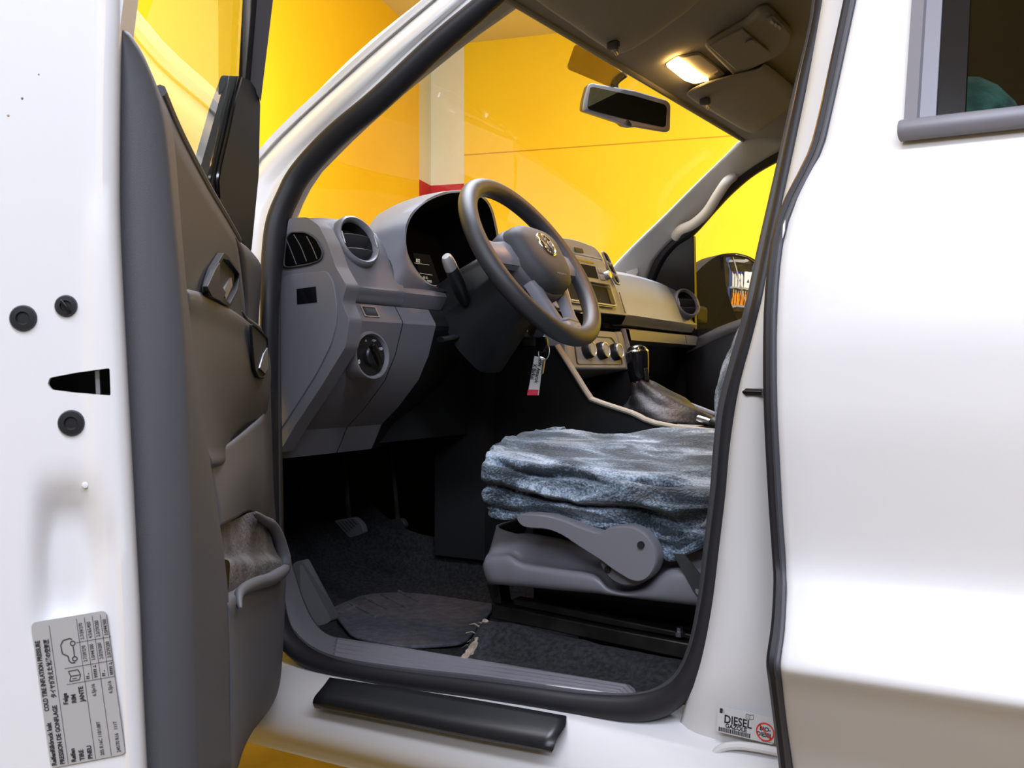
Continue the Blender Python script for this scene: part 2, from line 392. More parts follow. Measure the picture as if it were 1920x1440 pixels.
# headliner and roof
HX = [(-.79, 1.612), (-.77, 1.618), (-.735, 1.632), (-.70, 1.643), (-.60, 1.675), (-.516, 1.698), (-.40, 1.72), (-.2, 1.735), (.2, 1.74), (.75, 1.72)]
def headz(X, Y):
    z = HX[-1][1]
    for (a, za), (b, zb) in zip(HX, HX[1:]):
        if a <= X <= b: z = za+(zb-za)*(X-a)/(b-a); break
    if X < HX[0][0]: z = HX[0][1]
    d = abs(Y-YC); return z - ((.065 if Y > YC else .012)*((d-.3)/.3)**2 if d > .3 else 0)
hl_marker = 0
ys = [YC+.66*(k/12*2-1) for k in range(13)]
bow = lambda Y: .035*(1-((Y-YC)/.6)**2)
fa, fb = PW(930, -15, -.006), PW(1388, 259, -.006); fd_ = (fb-fa)/(fb.y-fa.y)
front = [fa+fd_*(y-fa.y) for y in ys]
rows = [front]
for i, (x, _) in enumerate(HX[1:]):
    k = [.12, .3, .5, .8, 1, 1, 1, 1, 1][i]
    rows.append([(front[j]+V((.02+.04*i, 0, .006+.008*i))).lerp(V((x, y, headz(x, y))), k) for j, y in enumerate(ys)])
mb = MB(); mb.sheet(rows); mb.build('headliner', 'headliner', truck, sol=.0, face_cam=True)
from mathutils.bvhtree import BVHTree
HBVH = BVHTree.FromPolygons(mb.v, mb.f)
mb = MB(); mb.sheet([[p+V((0, (p.y-YC)*.05, .045)) for p in r] for r in rows]); mb.build('roof', 'white_paint', truck, sol=.01)
mb = MB(); e = [p for p in rows[0]]; mb.tube(e, .006, 10); mb.build('headliner_edge', 'headliner', truck)
# centre pillar (white) with striker pin and fuel label
pl = [(1545, -40), (1510, 165), (1484, 290), (1446, 470), (1413, 620), (1381, 735), (1364, 850), (1357, 930), (1345, 1025), (1331, 1135), (1312, 1225), (1290, 1300), (1262, 1400), (1235, 1500)]
pr = [(1640, -40), (1600, 165), (1572, 290), (1500, 470), (1482, 620), (1474, 735), (1476, 850), (1480, 930), (1486, 1025), (1490, 1135), (1494, 1225), (1498, 1300), (1504, 1400), (1510, 1500)]
A_ = resample([PS(u, v, .012+.0002*max(0, v-1300)) for u, v in pl], 27); B_ = resample([PS(u, v, .012) for u, v in pr], 27)
rows = [A_, [a.lerp(b, .2)+V((0, -.014, 0)) for a, b in zip(A_, B_)], [a.lerp(b, .55)+V((0, -.016, 0)) for a, b in zip(A_, B_)], [a.lerp(b, .8)+V((0, -.004, 0)) for a, b in zip(A_, B_)], [b+V((0, .012, 0)) for b in B_]]
patch('centre_pillar', rows, 'white_paint', truck, 3, 2, sol=.012)
mb = MB(); a = PS(1430, 736, -.004); b = PS(1392, 735, -.004); a2 = b.lerp(a, .14)
mb.lathe([(.001, 0), (.0042, .004), (.0042, (a-b).length)], b, (a-b), 14); mb.build('striker_pin', 'gloss_black', truck)
mb = MB(); mb.tube(cr([PS(1318, 1450, -.006), PS(1345, 1408, -.006), PS(1378, 1398, -.006), PS(1420, 1402, -.006), PS(1470, 1412, -.006)], 6), .0045, 10, ref=(0, 1, 0)); mb.build('pressed_ridge', 'white_paint', truck)
# fuel label
TL, TR, BL = PS(1343, 1322, -.006), PS(1450, 1346, -.006), PS(1344, 1371, -.006)
ux = (TR-TL).normalized(); uy = (TL-BL); hgt = uy.length; uy = (uy-ux*uy.dot(ux)).normalized(); wid = (TR-TL).length; nn = ux.cross(uy)
if nn.dot(CAM-TL) < 0: nn = -nn
mb = MB(); mb.prism(rounded([BL, BL+ux*wid, BL+ux*wid+uy*hgt, BL+uy*hgt], .003), nn*.0005); lab = mb.build('fuel_label', 'label_silver', truck); lab['label'] = 'silver sticker reading DIESEL GAZOLE with a barred red BIO-DIESEL ring'
o = BL+nn*.0008; px = wid/107.
mb = MB()
text(mb, 'DIESEL', o+ux*13*px+uy*20*px, ux, uy, 21*px, bold=.0003, squash=.84)
text(mb, 'GAZOLE', o+ux*16*px+uy*11.5*px, ux, uy, 10.5*px, bold=.0002)
x = 4.0
for k in range(34):
    w = [.7, 1.3, .9, 1.6][k*7 % 4]; line2d(mb, o, ux, uy, ((x)*px, 2*px), (x*px, 10*px), w*px); x += w+[.6, .9, .5][k % 3]
    if x > 74: break
text(mb, 'BIO-', o+ux*80*px+uy*21.5*px, ux, uy, 10.5*px, bold=.0002); text(mb, 'DIESEL', o+ux*75.5*px+uy*11*px, ux, uy, 10.5*px, bold=.0002, squash=.9)
text(mb, '1S0 010 487 C', o+ux*84*px+uy*1.5*px, ux, uy, 3.6*px)
# pump and book pictograms
line2d(mb, o, ux, uy, (7*px, 36*px), (7*px, 45*px), 5.5*px); line2d(mb, o, ux, uy, (10.5*px, 43*px), (12.5*px, 41*px), .8*px); line2d(mb, o, ux, uy, (12.5*px, 41*px), (12.5*px, 36*px), .8*px)
for (p, q) in [((54, 37), (54, 45)), ((54, 45), (61, 44)), ((61, 44), (68, 46)), ((68, 46), (68, 38)), ((68, 38), (61, 36)), ((61, 36), (54, 37)), ((61, 44), (61, 36)), ((57.5, 38.5), (57.5, 43))]:
    line2d(mb, o, ux, uy, (p[0]*px, p[1]*px), (q[0]*px, q[1]*px), .8*px)
mb.build('print', 'print_black', lab, smooth=False, recalc=False)
mb = MB(); ring2d(mb, o+nn*.0003, ux, uy, (90.5*px, 20*px), 14.5*px, 17*px); line2d(mb, o+nn*.0003, ux, uy, (80*px, 31*px), (101*px, 9*px), 2.2*px); mb.build('ban_ring', 'red_print', lab, smooth=False, recalc=False)
# rocker under the opening
prof = [(1.10, .642), (1.06, .632), (1.035, .622), (1.015, .605), (1.004, .585), (1.004, .57), (1.012, .556), (1.022, .55), (1.024, .535), (1.05, .53), (1.06, .52), (1.2, .515)]
xs = [-1.28+.05*k for k in range(24)]
mb = MB(); mb.sheet([[V((x, y+(.012*max(0, 1-i/3)*max(0, min(1, (x+.8)/.25))), z+.020*max(0, 1-i/4)*max(0, min(1, (x+.8)/.25)))) for x in xs] for i, (y, z) in enumerate(prof)]); mb.build('rocker', 'white_paint', truck, sol=.0, face_cam=True, ang=60)
# black step strip on the sill
top = [PS(612, 1274, -.012), PS(760, 1296, -.012), PS(910, 1320, -.012), PS(1062, 1345, -.012)]
def srow(pts, Y): return [PY(u, v, Y) for u, v in pts]
rows = [srow([(618, 1270), (765, 1292), (915, 1316), (1062, 1342)], 1.055), srow([(608, 1284), (756, 1310), (906, 1336), (1060, 1360)], 1.03), srow([(598, 1296), (748, 1325), (898, 1353), (1048, 1378)], 1.008),
        srow([(590, 1306), (740, 1336), (890, 1366), (1040, 1392)], .998), srow([(586, 1318), (738, 1350), (888, 1380), (1036, 1408)], .994), srow([(590, 1327), (740, 1356), (890, 1386), (1034, 1412)], 1.0)]
patch('sill_step_strip', rows, 'black_plastic', truck, 2, 5, sol=.003)
# ribbed scuff plate
NR = 26
tp = [PY(u, v, 1.175) for u, v in [(618, 1196), (760, 1218), (910, 1243), (1060, 1268), (1206, 1293)]]
bt = [PY(u, v, 1.082) for u, v in [(608, 1248), (750, 1272), (900, 1291), (1040, 1308), (1166, 1325)]]
tp = resample(tp, 30); bt = resample(bt, 30); rows = []
for i in range(NR+1):
    t = i/NR; h = .0042 if (i % 4) in (1, 2) and 3 < i < NR-3 else 0
    if i in (0, NR): h = -.010
    rows.append([a.lerp(b, t)+V((0, 0, h*(0 if j in (0, 29) else 1) + (.004 if j not in (0, 29) else -.006))) for j, (a, b) in enumerate(zip(tp, bt))])
mb = MB(); mb.sheet(rows); mb.build('scuff_plate', 'grey_plastic_smooth', truck, sol=.0, face_cam=True, ang=20)
mb = MB(); mb.sheet([[PY(1150, 1296, 1.16), PY(1200, 1296, 1.17), PY(1246, 1304, 1.17)], [PY(1120, 1330, 1.09), PY(1180, 1330, 1.09), PY(1215, 1326, 1.10)]]); mb.build('sill_trim', 'grey_plastic', truck, sol=.006, face_cam=True)
# kick trim at the foot of the pillar
rows = [[PY(519, 1020, 1.09), PY(522, 1090, 1.09), PY(532, 1150, 1.09), PY(560, 1200, 1.09), PY(605, 1232, 1.09), PY(660, 1246, 1.09)],
        [PY(530, 1020, 1.11), PY(538, 1090, 1.12), PY(552, 1145, 1.12), PY(578, 1188, 1.125), PY(612, 1212, 1.13), PY(660, 1222, 1.135)],
        [PY(537, 1015, 1.15), PY(552, 1070, 1.16), PY(572, 1130, 1.17), PY(592, 1168, 1.175), PY(618, 1190, 1.18), PY(660, 1200, 1.18)]]
patch('kick_trim', rows, 'grey_plastic_smooth', truck, 5, 4, sol=.004)
mb = MB(); mb.prism(rounded([PY(548, 1058, 1.17), PY(562, 1050, 1.19), PY(622, 1163, 1.21), PY(612, 1170, 1.205), PY(578, 1178, 1.19), PY(560, 1110, 1.175)], .006), V((0, .02, 0))); mb.build('kick_pad', 'grey_plastic_dark', truck, bevel=.002)
# inner door frame trim strip left of the footwell
rows = [[PS(516, 500, .03), PS(516, 700, .03), PS(517, 860, .03), PS(520, 980, .03), PS(524, 1060, .03)], [PY(526, 500, 1.13), PY(527, 700, 1.13), PY(530, 860, 1.13), PY(532, 960, 1.13), PY(534, 1060, 1.13)]]
patch('inner_sill_trim', rows, 'grey_plastic', truck, 2, 4, sol=.004)
# cab floor, firewall and rear
FZ = .59
fl = [(1.13, .640), (1.20, .632), (1.27, .606), (1.36, .592), (1.50, .588), (1.62, .592), (1.70, .62), (1.74, .70)]
rows = []
for x, dz, sx in [(.75, .03, 1), (.2, .02, 1), (-.4, .0, 1), (-.7, 0, 1), (-1.0, 0, 1), (-1.2, .0, 1), (-1.32, .03, 1), (-1.44, .13, 1), (-1.50, .30, 1), (-1.50, .42, 1)]:
    rows.append([V((x, y, z+dz)) for y, z in fl])
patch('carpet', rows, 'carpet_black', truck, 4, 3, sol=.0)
mb = MB(); mb.box((.76, YC, 1.15), (.03, 1.5, 1.2)); mb.build('cab_rear_panel', 'grey_plastic_dark', truck)
mb = MB(); mb.box((-1.53, YC, .85), (.03, 1.5, .72)); mb.build('firewall', 'black_matte', truck)
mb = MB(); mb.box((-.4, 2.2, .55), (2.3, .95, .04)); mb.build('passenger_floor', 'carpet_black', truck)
mb = MB(); mb.box((.30, 2.69, 1.10), (.9, .06, 1.14)); mb.build('passenger_side_panel', 'grey_plastic_dark', truck)  # unseen; carried up past the window line to keep the cab dark
mb = MB(); mb.box((-1.34, 2.68, .85), (.42, .03, .72)); mb.build('cowl_light_block', 'black_matte', truck)  # unseen, added to stop light leaking into the passenger footwell
mb = MB(); mb.box((-1.33, 1.115, .80), (.40, .03, .62)); mb.build('cowl_light_block', 'black_matte', truck)  # unseen, added to shut stray light out on the driver side
# hood ahead of the windscreen
rows = []
for i in range(9):
    x = -1.42-1.0*i/8; zt = 1.135-.02*(i/8)-.10*(i/8)**3
    rows.append([V((x, YC+.80*(k/10*2-1), zt-.10*abs(k/10*2-1)**4)) for k in range(11)])
mb = MB(); mb.sheet(rows); mb.build('hood', 'white_paint', truck, sol=.02)
# torn carpet over the sill inside (a flap that stands on the floor edge)
def carpet_grid(n=34, m=10):
    T = resample([PY(u, v, 1.235) for u, v in [(908, 1163), (960, 1172), (1060, 1196), (1180, 1222), (1310, 1246)]], n)
    Mi = resample([PY(u, v, 1.20) for u, v in [(884, 1200), (960, 1225), (1060, 1245), (1180, 1268), (1300, 1290)]], n)
    Bm = resample([PY(u, v, 1.165) for u, v in [(866, 1240), (960, 1258), (1060, 1272), (1160, 1290), (1280, 1312)]], n)
    K = resample([PY(u, v, 1.30) for u, v in [(916, 1172), (960, 1176), (1060, 1198), (1180, 1225), (1310, 1248)]], n)
    rows = [K, T, Mi, Bm]; g = smooth_grid(rows, 4, 1)
    for r in g:
        for p in r: p += V((0, -.002, .003))*noise.noise(p*40)
    return g
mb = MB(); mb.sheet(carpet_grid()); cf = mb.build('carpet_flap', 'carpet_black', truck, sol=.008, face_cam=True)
ed = [PY(u, v, y) for u, v, y in [(912, 1162, 1.235), (904, 1178, 1.225), (896, 1196, 1.21), (886, 1215, 1.19), (874, 1232, 1.175), (864, 1242, 1.165)]]
mb = MB(); mb.tube(cr(ed, 4), [.0035+.0035*abs(math.sin(k*1.9))+.002*min(1, k/8) for k in range(len(cr(ed, 4)))], 8, ref=(0, 1, 0), sq=(.6, .8)); mb.build('torn_edge', 'torn_edge', cf)
mb = MB()
for k, (u, v) in enumerate([(900, 1176), (896, 1190), (890, 1204), (884, 1212), (902, 1168)]):
    p = PY(u, v, 1.22); d = V((-.013-.005*(k % 2), .004*(k-2), .004-.003*k)); mb.tube([p, p+d*.5+V((0, 0, .003)), p+d], [.0012, .001, .0005], 6)
mb.build('loose_threads', 'torn_edge', cf)
# ================================================================= DASHBOARD
dash = empty('dashboard', (-1.05, YC, 1.0), 'grey plastic dashboard behind the steering wheel with round vents and silver centre stack', 'dashboard')
SEC = [(-1.36, 1.20), (-1.20, 1.255), (-1.08, 1.277), (-1.03, 1.276), (-1.009, 1.266), (-.991, 1.238), (-.978, 1.205), (-.966, 1.178), (-.963, 1.172), (-.966, 1.163), (-.974, 1.150), (-1.0, 1.149)]
def extrude(sec_at, Ys, name, m, parent=dash, sol=0, ang=28, n=4, ns=1, **k):
    rows = [[V((x, y, z)) for x, z in sec_at(y)] for y in Ys]
    mb = MB(); mb.sheet(smooth_grid(rows, n, ns) if ns > 1 else rows); return mb.build(name, m, parent, sol=sol, face_cam=True, ang=ang, **k)
def sec_left(y):
    dz = {1.145: -.002, 1.18: .002, 1.22: .007, 1.26: .004, 1.285: -.002, 1.30: -.004}.get(round(y, 3), 0)
    return [(x, z+(dz if z > 1.2 else dz*.3 if z > 1.19 else 0)) for x, z in SEC]
VC = PY(666, 452, 1.222)+V((.005, 0, .0)); VA = V((.92, -.10, .37)).normalized()
def holed(sec_at, Ys, c, axn, R, m):
    axn = V(axn).normalized(); rows = smooth_grid([[V((x, y, z)) for x, z in sec_at(y)] for y in Ys], 9, 7); mb = MB(); n = len(rows[0]); fs = []
    for i in range(len(rows)-1):
        for j in range(n-1):
            q = (rows[i][j]+rows[i+1][j+1])/2-c; h = q.dot(axn)
            if (q-axn*h).length < R and abs(h) < .05: continue
            a = i*n+j; fs.append((a, a+1, a+n+1, a+n))
    mb.add([p for r in rows for p in r], fs); return mb.build('upper_panel', m, dash, face_cam=True, ang=28)
holed(sec_left, [1.145, 1.18, 1.22, 1.26, 1.285, 1.30, 1.314], VC, VA, .0385*.99, 'grey_plastic')
# lip under the instrument hood
extrude(lambda y: [(-1.0, 1.188), (-.972, 1.182), (-.966, 1.178), (-.963, 1.172), (-.966, 1.163), (-.974, 1.150), (-1.0, 1.149)], [1.3015, 1.36, 1.42, 1.50, 1.70], 'upper_panel', 'grey_plastic')
# instrument hood
outer = [(900, 555, 1.52), (862, 552, 1.47), (826, 549, 1.425), (786, 547, 1.365), (745, 545, 1.302), (738, 510, 1.302), (727, 470, 1.300), (708, 440, 1.298), (730, 412, 1.34), (762, 388, 1.40), (800, 369, 1.47), (840, 360, 1.54), (872, 359, 1.60), (912, 370, 1.69), (938, 395, 1.735), (947, 425, 1.74), (950, 456, 1.74), (950, 500, 1.73), (935, 540, 1.66)]
rim = [(890, 553, 1.50), (855, 551, 1.455), (822, 544, 1.42), (791, 524, 1.375), (769, 493, 1.342), (760, 470, 1.330), (758, 445, 1.328), (762, 420, 1.335), (775, 396, 1.36), (800, 374, 1.405), (833, 360, 1.46), (860, 357, 1.51), (876, 358, 1.55), (904, 369, 1.61), (919, 389, 1.65), (928, 422, 1.668), (933, 456, 1.672), (930, 500, 1.66), (915, 535, 1.59)]
O_ = cr([PY(*p) for p in outer], 4, True); R_ = cr([PY(*p) for p in rim], 4, True)
O2 = [o + V((-.05*max(0, min(1, (p.z-1.22)/.1)), 0, -.004*max(0, min(1, (p.z-1.22)/.1)))) for o, p in zip(O_, O_)]
mid = [a.lerp(b, .6) + V((.008, 0, .003)) for a, b in zip(O2, R_)]
rc = sum(R_, V())/len(R_)
R2 = [p + (rc-p).normalized()*.004 + V((.001, 0, 0)) for p in R_]
mb = MB(); mb.loft([O2, [a.lerp(b, .3)+V((.004, 0, .003)) for a, b in zip(O2, R_)], mid, [a.lerp(b, .92)+V((.006, 0, .001)) for a, b in zip(O2, R_)], R_, R2], True, False)
hood_o = mb.build('instrument_hood', 'grey_plastic', dash, face_cam=True, ang=60)
back = [rc.lerp(p, .74)+V((-.10, 0, -.02)) for p in R2]
mb = MB(); mb.loft([R2, [p.lerp(q, .45) for p, q in zip(R2, back)], back], True, False); mb.add(back, [tuple(range(len(back)))]); clu = mb.build('instrument_cluster', 'void_black', dash, ang=60)
# the lit display
def onX(u, v): return PX(u, v, -1.050)
mb = MB(); mb.prism([onX(774, 474), onX(806, 478), onX(834, 556), onX(800, 556)], V((-.003, 0, 0))); dsp = mb.build('display', 'display_blue', clu)
ux, uy = (onX(806, 478)-onX(774, 474)).normalized(), V((0, 0, 1)); uxh = V((0, 1, 0))
mb = MB(); q = onX(779, 491)+V((.001, 0, 0))
text(mb, '802', q, uxh, uy, .0085, bold=.0002)
for a, b in [((776, 493), (804, 497)), ((786, 512), (810, 516)), ((800, 533), (818, 536)), ((806, 541), (826, 543))]:
    pa, pb = onX(*a)+V((.001, 0, 0)), onX(*b)+V((.001, 0, 0)); line2d(mb, pa, uxh, uy, (0, 0), ((pb-pa).dot(uxh), (pb-pa).dot(uy)), .0007)
text(mb, '-66 N-', onX(791, 522)+V((.001, 0, 0)), uxh, uy, .0065, bold=.0001); text(mb, '00005', onX(800, 529)+V((.001, 0, 0)), uxh, uy, .006, bold=.0001)
mb.build('readout', 'display_lit', clu, smooth=False, recalc=False)
# lower driver panel
LOW = [(-1.0, 1.150), (-.975, 1.1495), (-.972, 1.149), (-.958, 1.126), (-.957, 1.122), (-.960, 1.112), (-.972, 1.072), (-.992, 1.032), (-1.035, .985), (-1.07, .955), (-1.083, .928), (-1.092, .912), (-1.2, .905)]
def sec_low(y):
    k = max(0, y-1.40); return [(x-(k*.45 if z < 1.11 else 0), z) for x, z in LOW]
extrude(sec_low, [1.165, 1.22, 1.28, 1.297], 'lower_panel', 'grey_plastic', ang=22)
extrude(sec_low, [1.299, 1.33, 1.36, 1.39], 'lower_panel', 'grey_plastic', ang=22)
extrude(sec_low, [1.391, 1.46, 1.52, 1.60, 1.72], 'knee_panel', 'black_plastic', ang=22)  # same panel blackened to stand in for the shaded hollow under the column
# end cap that the open door exposes
EY = 1.14
EC = [(541, 409), (575, 407), (597, 422), (614, 455), (629, 500), (650, 536), (641, 566), (655, 600), (648, 650), (600, 728), (552, 800), (522, 852), (517, 800), (519, 700), (524, 560), (532, 470)]
mb = MB(); mb.prism(rounded([PY(u, v, EY) for u, v in EC], .006), V((0, .03, 0))); ecap = mb.build('end_cap', 'grey_plastic', dash, bevel=.004, bseg=3)
FC = [(527, 526), (540, 516), (616, 508), (629, 532), (635, 578), (632, 612), (622, 648), (596, 700), (560, 757), (524, 812), (520, 760), (522, 640)]
mb = MB(); mb.prism(rounded([PY(u, v, EY) for u, v in FC], .008), V((0, -.004, 0))); fc = mb.build('fuse_cover', 'grey_plastic_smooth', dash, bevel=.0022, bseg=3)
mb = MB(); mb.prism([PY(u, v, EY-.0045) for u, v in [(556, 542), (592, 537), (594, 567), (557, 571)]], V((0, .002, 0))); mb.build('cover_label', 'gloss_black', fc)
mb = MB(); mb.prism([PY(u, v, EY-.0042) for u, v in [(554.5, 540), (593.5, 535), (595.5, 569), (556, 573)]], V((0, .002, 0))); mb.build('label_recess', 'grey_plastic', fc)
# side demister vent in the end cap
DV = [(533, 501), (533, 480), (538, 443), (548, 434), (576, 434), (596, 447), (609, 474), (604, 489), (578, 498), (543, 503)]
def ring_prism(mb, pts, k, d):
    c = sum(pts, V())/len(pts); inn = [p+(c-p).normalized()*k for p in pts]; n = len(pts)
    vs = pts+inn+[p+d for p in pts]+[p+d for p in inn]; fs = []
    for i in range(n):
        j = (i+1) % n; fs += [(i, j, n+j, n+i), (2*n+i, 3*n+i, 3*n+j, 2*n+j), (i, 2*n+i, 2*n+j, j), (n+i, n+j, 3*n+j, 3*n+i)]
    mb.add(vs, fs); return inn
dv = rounded([PY(u, v, EY) for u, v in DV], .008)
mb = MB(); inn = ring_prism(mb, dv, .0025, V((0, -.0035, 0))); sv = mb.build('side_vent', 'grey_plastic_dark', dash, bevel=.0008)
mb = MB(); mb.prism(inn, V((0, -.001, 0))); mb.build('vent_throat', 'void_black', sv)
for a, b, c in [((538, 446), (548, 470), (558, 496)), ((553, 440), (566, 462), (577, 490)), ((577, 443), (587, 462), (597, 486))]:
    mb = MB(); P = cr([PY(a[0], a[1], EY), PY(b[0], b[1], EY), PY(c[0], c[1], EY)], 6)
    mb.loft([[p+V((-.0005, -.0025, 0)), p+V((.0006, -.0025, 0)), p+V((-.004, .0005, 0)), p+V((-.005, .0005, 0))] for p in P]); mb.build('louver', 'frame_grey', sv)
# round vents
def round_vent(c, axn, R, name='round_vent', metal='grey_plastic_smooth'):
    axn = V(axn).normalized(); mb = MB()
    mb.lathe([(R*1.10, -.035), (R*1.10, .0), (R*1.06, .004), (R*.98, .0055), (R*.90, .003), (R*.86, -.003), (R*.84, -.02)], c, axn, 40, cap=False); v = mb.build(name, metal, dash, ang=50)
    mb = MB(); mb.lathe([(R*.85, -.003), (R*.8, -.022), (.0, -.026)], c, axn, 32, cap=False); mb.build('vent_throat', 'black_matte', v)
    a = V((0, 0, 1)); a = (a-axn*a.dot(axn)).normalized(); b = axn.cross(a)
    for h in (.28, -.34):
        w = R*.83*math.sqrt(1-h*h); P = []
        for k in range(13):
            t = -1+k/6; P.append(c+b*(w*t)+a*(h*R)+axn*(.0035*(1-t*t)-.003))
        mb = MB(); mb.loft([[p+a*.0005, p+axn*.001-a*.001, p-axn*.016-a*.014*1, p-axn*.016-a*.012] for p in P]); mb.build('louver', 'grey_plastic_dark', v)
    for s in (-1, 1):
        mb = MB(); mb.box(c+b*(s*R*.90)+axn*.003, (R*.06, .006, R*.55), (b, axn, a)); mb.build('vent_clip', 'silver_trim', v, bevel=.0008)
    return v
round_vent(VC, VA, .0385)
# dimmer wheel on the ledge
mb = MB(); dm = [PY(u, v, y)+V((.0015, 0, .0005)) for u, v, y in [(676, 575, 1.2265), (708, 578, 1.275), (713, 596, 1.268), (684, 593, 1.224)]]
o = PX(693, 585, -.9645); d0 = V((0, 1, 0)); d1 = V((.49, 0, -.87)); nrm = V((.87, 0, .49))
fr = rounded([o+d0*(a*.0185)-d1*(b*.0095)+nrm*.0008 for a, b in [(-1, 1), (1, 1), (1, -1), (-1, -1)]], .002)
inn = ring_prism(mb, fr, .003, nrm*.0012); dmo = mb.build('dimmer_frame', 'grey_plastic_smooth', dash)
mb = MB(); mb.prism(inn, nrm*.0004); mb.build('frame_recess', 'black_matte', dmo)
mb = MB(); mb.lathe([(.006, 0)]+[(.0085+(.0006 if k % 2 else 0), .001+.024*k/20) for k in range(21)]+[(.006, .026)], o-d0*.013-nrm*.004, d0, 20); mb.build('dimmer_wheel', 'rubber_grey', dmo)
# light switch
lc = PX(694, 667, -.959); ln = V((.95, -.12, .06)).normalized()
mb = MB(); R = .036
mb.lathe([(R*1.0, -.03), (R*1.03, .002), (R*.98, .006), (R*.92, .006), (R*.86, .0015), (R*.84, -.006)], lc, ln, 40, cap=False); lsw = mb.build('light_switch', 'grey_plastic_smooth', dash, ang=50)
mb = MB(); mb.lathe([(R*.87, -.003), (R*.84, .0005), (.0, .0005)], lc, ln, 32, cap=False); dial = mb.build('switch_dial', 'black_plastic', lsw)
a = V((0, 0, 1)); a = (a-ln*a.dot(ln)).normalized(); b = a.cross(ln)
mb = MB(); mb.lathe([(.0165, .0), (.0155, .008), (.013, .010), (0, .0102)], lc, ln, 30); kn = mb.build('switch_knob', 'black_plastic', lsw)
dk = (a*.86-b*.5).normalized(); dk2 = ln.cross(dk)
mb = MB(); mb.loft([[lc+dk*t+dk2*(s*w)+ln*h for s, h in ((-1, .009), (-.8, .0175), (.8, .0175), (1, .009))] for t, w in ((-.0175, .002), (-.012, .0042), (.012, .0042), (.0175, .003))]); mb.build('knob_grip', 'gloss_black', lsw, bevel=.0006)
o = lc+ln*(.0010)
def symbol(fn):
    mb = MB(); fn(mb); mb.build('switch_symbol', 'print_white', lsw, smooth=False, recalc=False)
symbol(lambda mb: text(mb, '0', o-b*.0265-a*.012, b, a, .0085, bold=.0003))
def sun(mb):
    ring2d(mb, o, b, a, (.0195, -.010), .0012, .0024, 12)
    for k in range(8): t = k*PI/4; line2d(mb, o, b, a, (.0195+.0022*math.cos(t), -.010+.0022*math.sin(t)), (.0195+.0042*math.cos(t), -.010+.0042*math.sin(t)), .0006)
symbol(sun)
def beam(mb):
    ring2d(mb, o, b, a, (.0235, .011), .0012, .0024, 12, a0=-PI/2, a1=PI/2)
    for k in range(3): line2d(mb, o, b, a, (.0185, .0095+.0016*k), (.0240, .0095+.0016*k), .0006)
symbol(beam)
symbol(lambda mb: text(mb, '=D=', o+b*.004+a*.0215, b, a, .005)); symbol(lambda mb: text(mb, 'A', o-b*.010+a*.021, b, a, .005))
# passenger side
def dX(y): return .042*max(0, min(1, (2.66-y)/.54))**1.3
extrude(lambda y: [(x+dX(y), z+(.0 if z < 1.2 else .008*math.sin(PI*(2.66-y)/.6))) for x, z in SEC], [2.085, 2.16, 2.24, 2.32, 2.42, 2.50, 2.543], 'upper_panel', 'stack_silver')
VC2 = V((-.966, 2.592, 1.228)); VA2 = V((.84, -.40, .36)).normalized()
extrude(lambda y: [(x, z) for x, z in SEC], [2.545, 2.58, 2.62, 2.66], 'upper_panel', 'stack_silver')
extrude(lambda y: [(-1.02+dX(y), 1.155), (-1.02+dX(y), 1.12)], [2.06, 2.3, 2.5, 2.66], 'shelf_slot', 'black_matte')
PL = [(-1.03, 1.143), (-.972, 1.142), (-.962, 1.139), (-.957, 1.115), (-.965, 1.112), (-1.03, 1.105)]
extrude(lambda y: [(x+dX(y), z) for x, z in PL], [2.10, 2.3, 2.45, 2.553], 'glovebox_strip', 'stack_silver'); extrude(lambda y: [(x+dX(y), z) for x, z in PL], [2.556, 2.60, 2.66], 'glovebox_strip', 'stack_silver')
extrude(lambda y: [(-1.0+dX(y), 1.11), (-1.01, 1.05), (-1.05, .95), (-1.10, .88)], [2.06, 2.3, 2.5, 2.66], 'glovebox', 'black_plastic')
round_vent(VC2, VA2, .0385)
# deck joining the two sides below the windscreen
extrude(lambda y: [(-1.42, 1.17), (-1.25, 1.235), (-1.12, 1.268), (-1.12, 1.262)], [1.28, 1.5, 1.7, 1.9, 2.1, 2.15], 'top_deck', 'grey_plastic_dark')
mb = MB(); mb.box((-1.33, 1.915, 1.03), (.46, 1.49, .22)); mb.build('dash_light_block', 'black_matte', dash)  # unseen block added to keep light out of the footwell
# centre stack
KO, KN = V((-.93, YC, 1.24)), V((.953, 0, .30)).normalized(); KU = V((-.30, 0, .953)).normalized(); KY = V((0, 1, 0))
K = lambda y, h, off=0: KO+KY*y+KU*h+KN*off
def kp(u, v): p = PP(u, v, KO, KN)-KO; return (p.y, p.dot(KU))
tr, brr = kp(1126, 468), kp(1180, 592)
W1, W2, H1, H2 = tr[0], brr[0], tr[1], brr[1]
print('STACK', tr, brr, [('%d,%d' % q, [round(x, 3) for x in kp(*q)]) for q in ((1039, 470), (1127, 490), (1136, 537), (1119, 537), (1154, 573), (1131, 471), (1160, 534), (1137, 515), (1084, 461), (1020, 445), (1070, 573))])
secs = []
for y, dx in [(-W2*1.0, 0), (W2, 0)]: pass
body = [K(-W1, H1-.012), K(-W1+.02, H1+.004), K(0, H1+.012), K(W1-.02, H1+.004), K(W1, H1-.012), K(W2, H2), K(-W2, H2)]
body = rounded(body, [.015, .02, .2, .02, .015, .006, .006], 4)
mb = MB(); mb.prism([p-KN*.002 for p in body], V((-.10, 0, .01))); stk = mb.build('centre_stack', 'stack_silver', dash, bevel=.006, bseg=3)
def rect(y0, y1, h0, h1, off): return [K(y0, h0, off), K(y1, h0, off), K(y1, h1, off), K(y0, h1, off)]
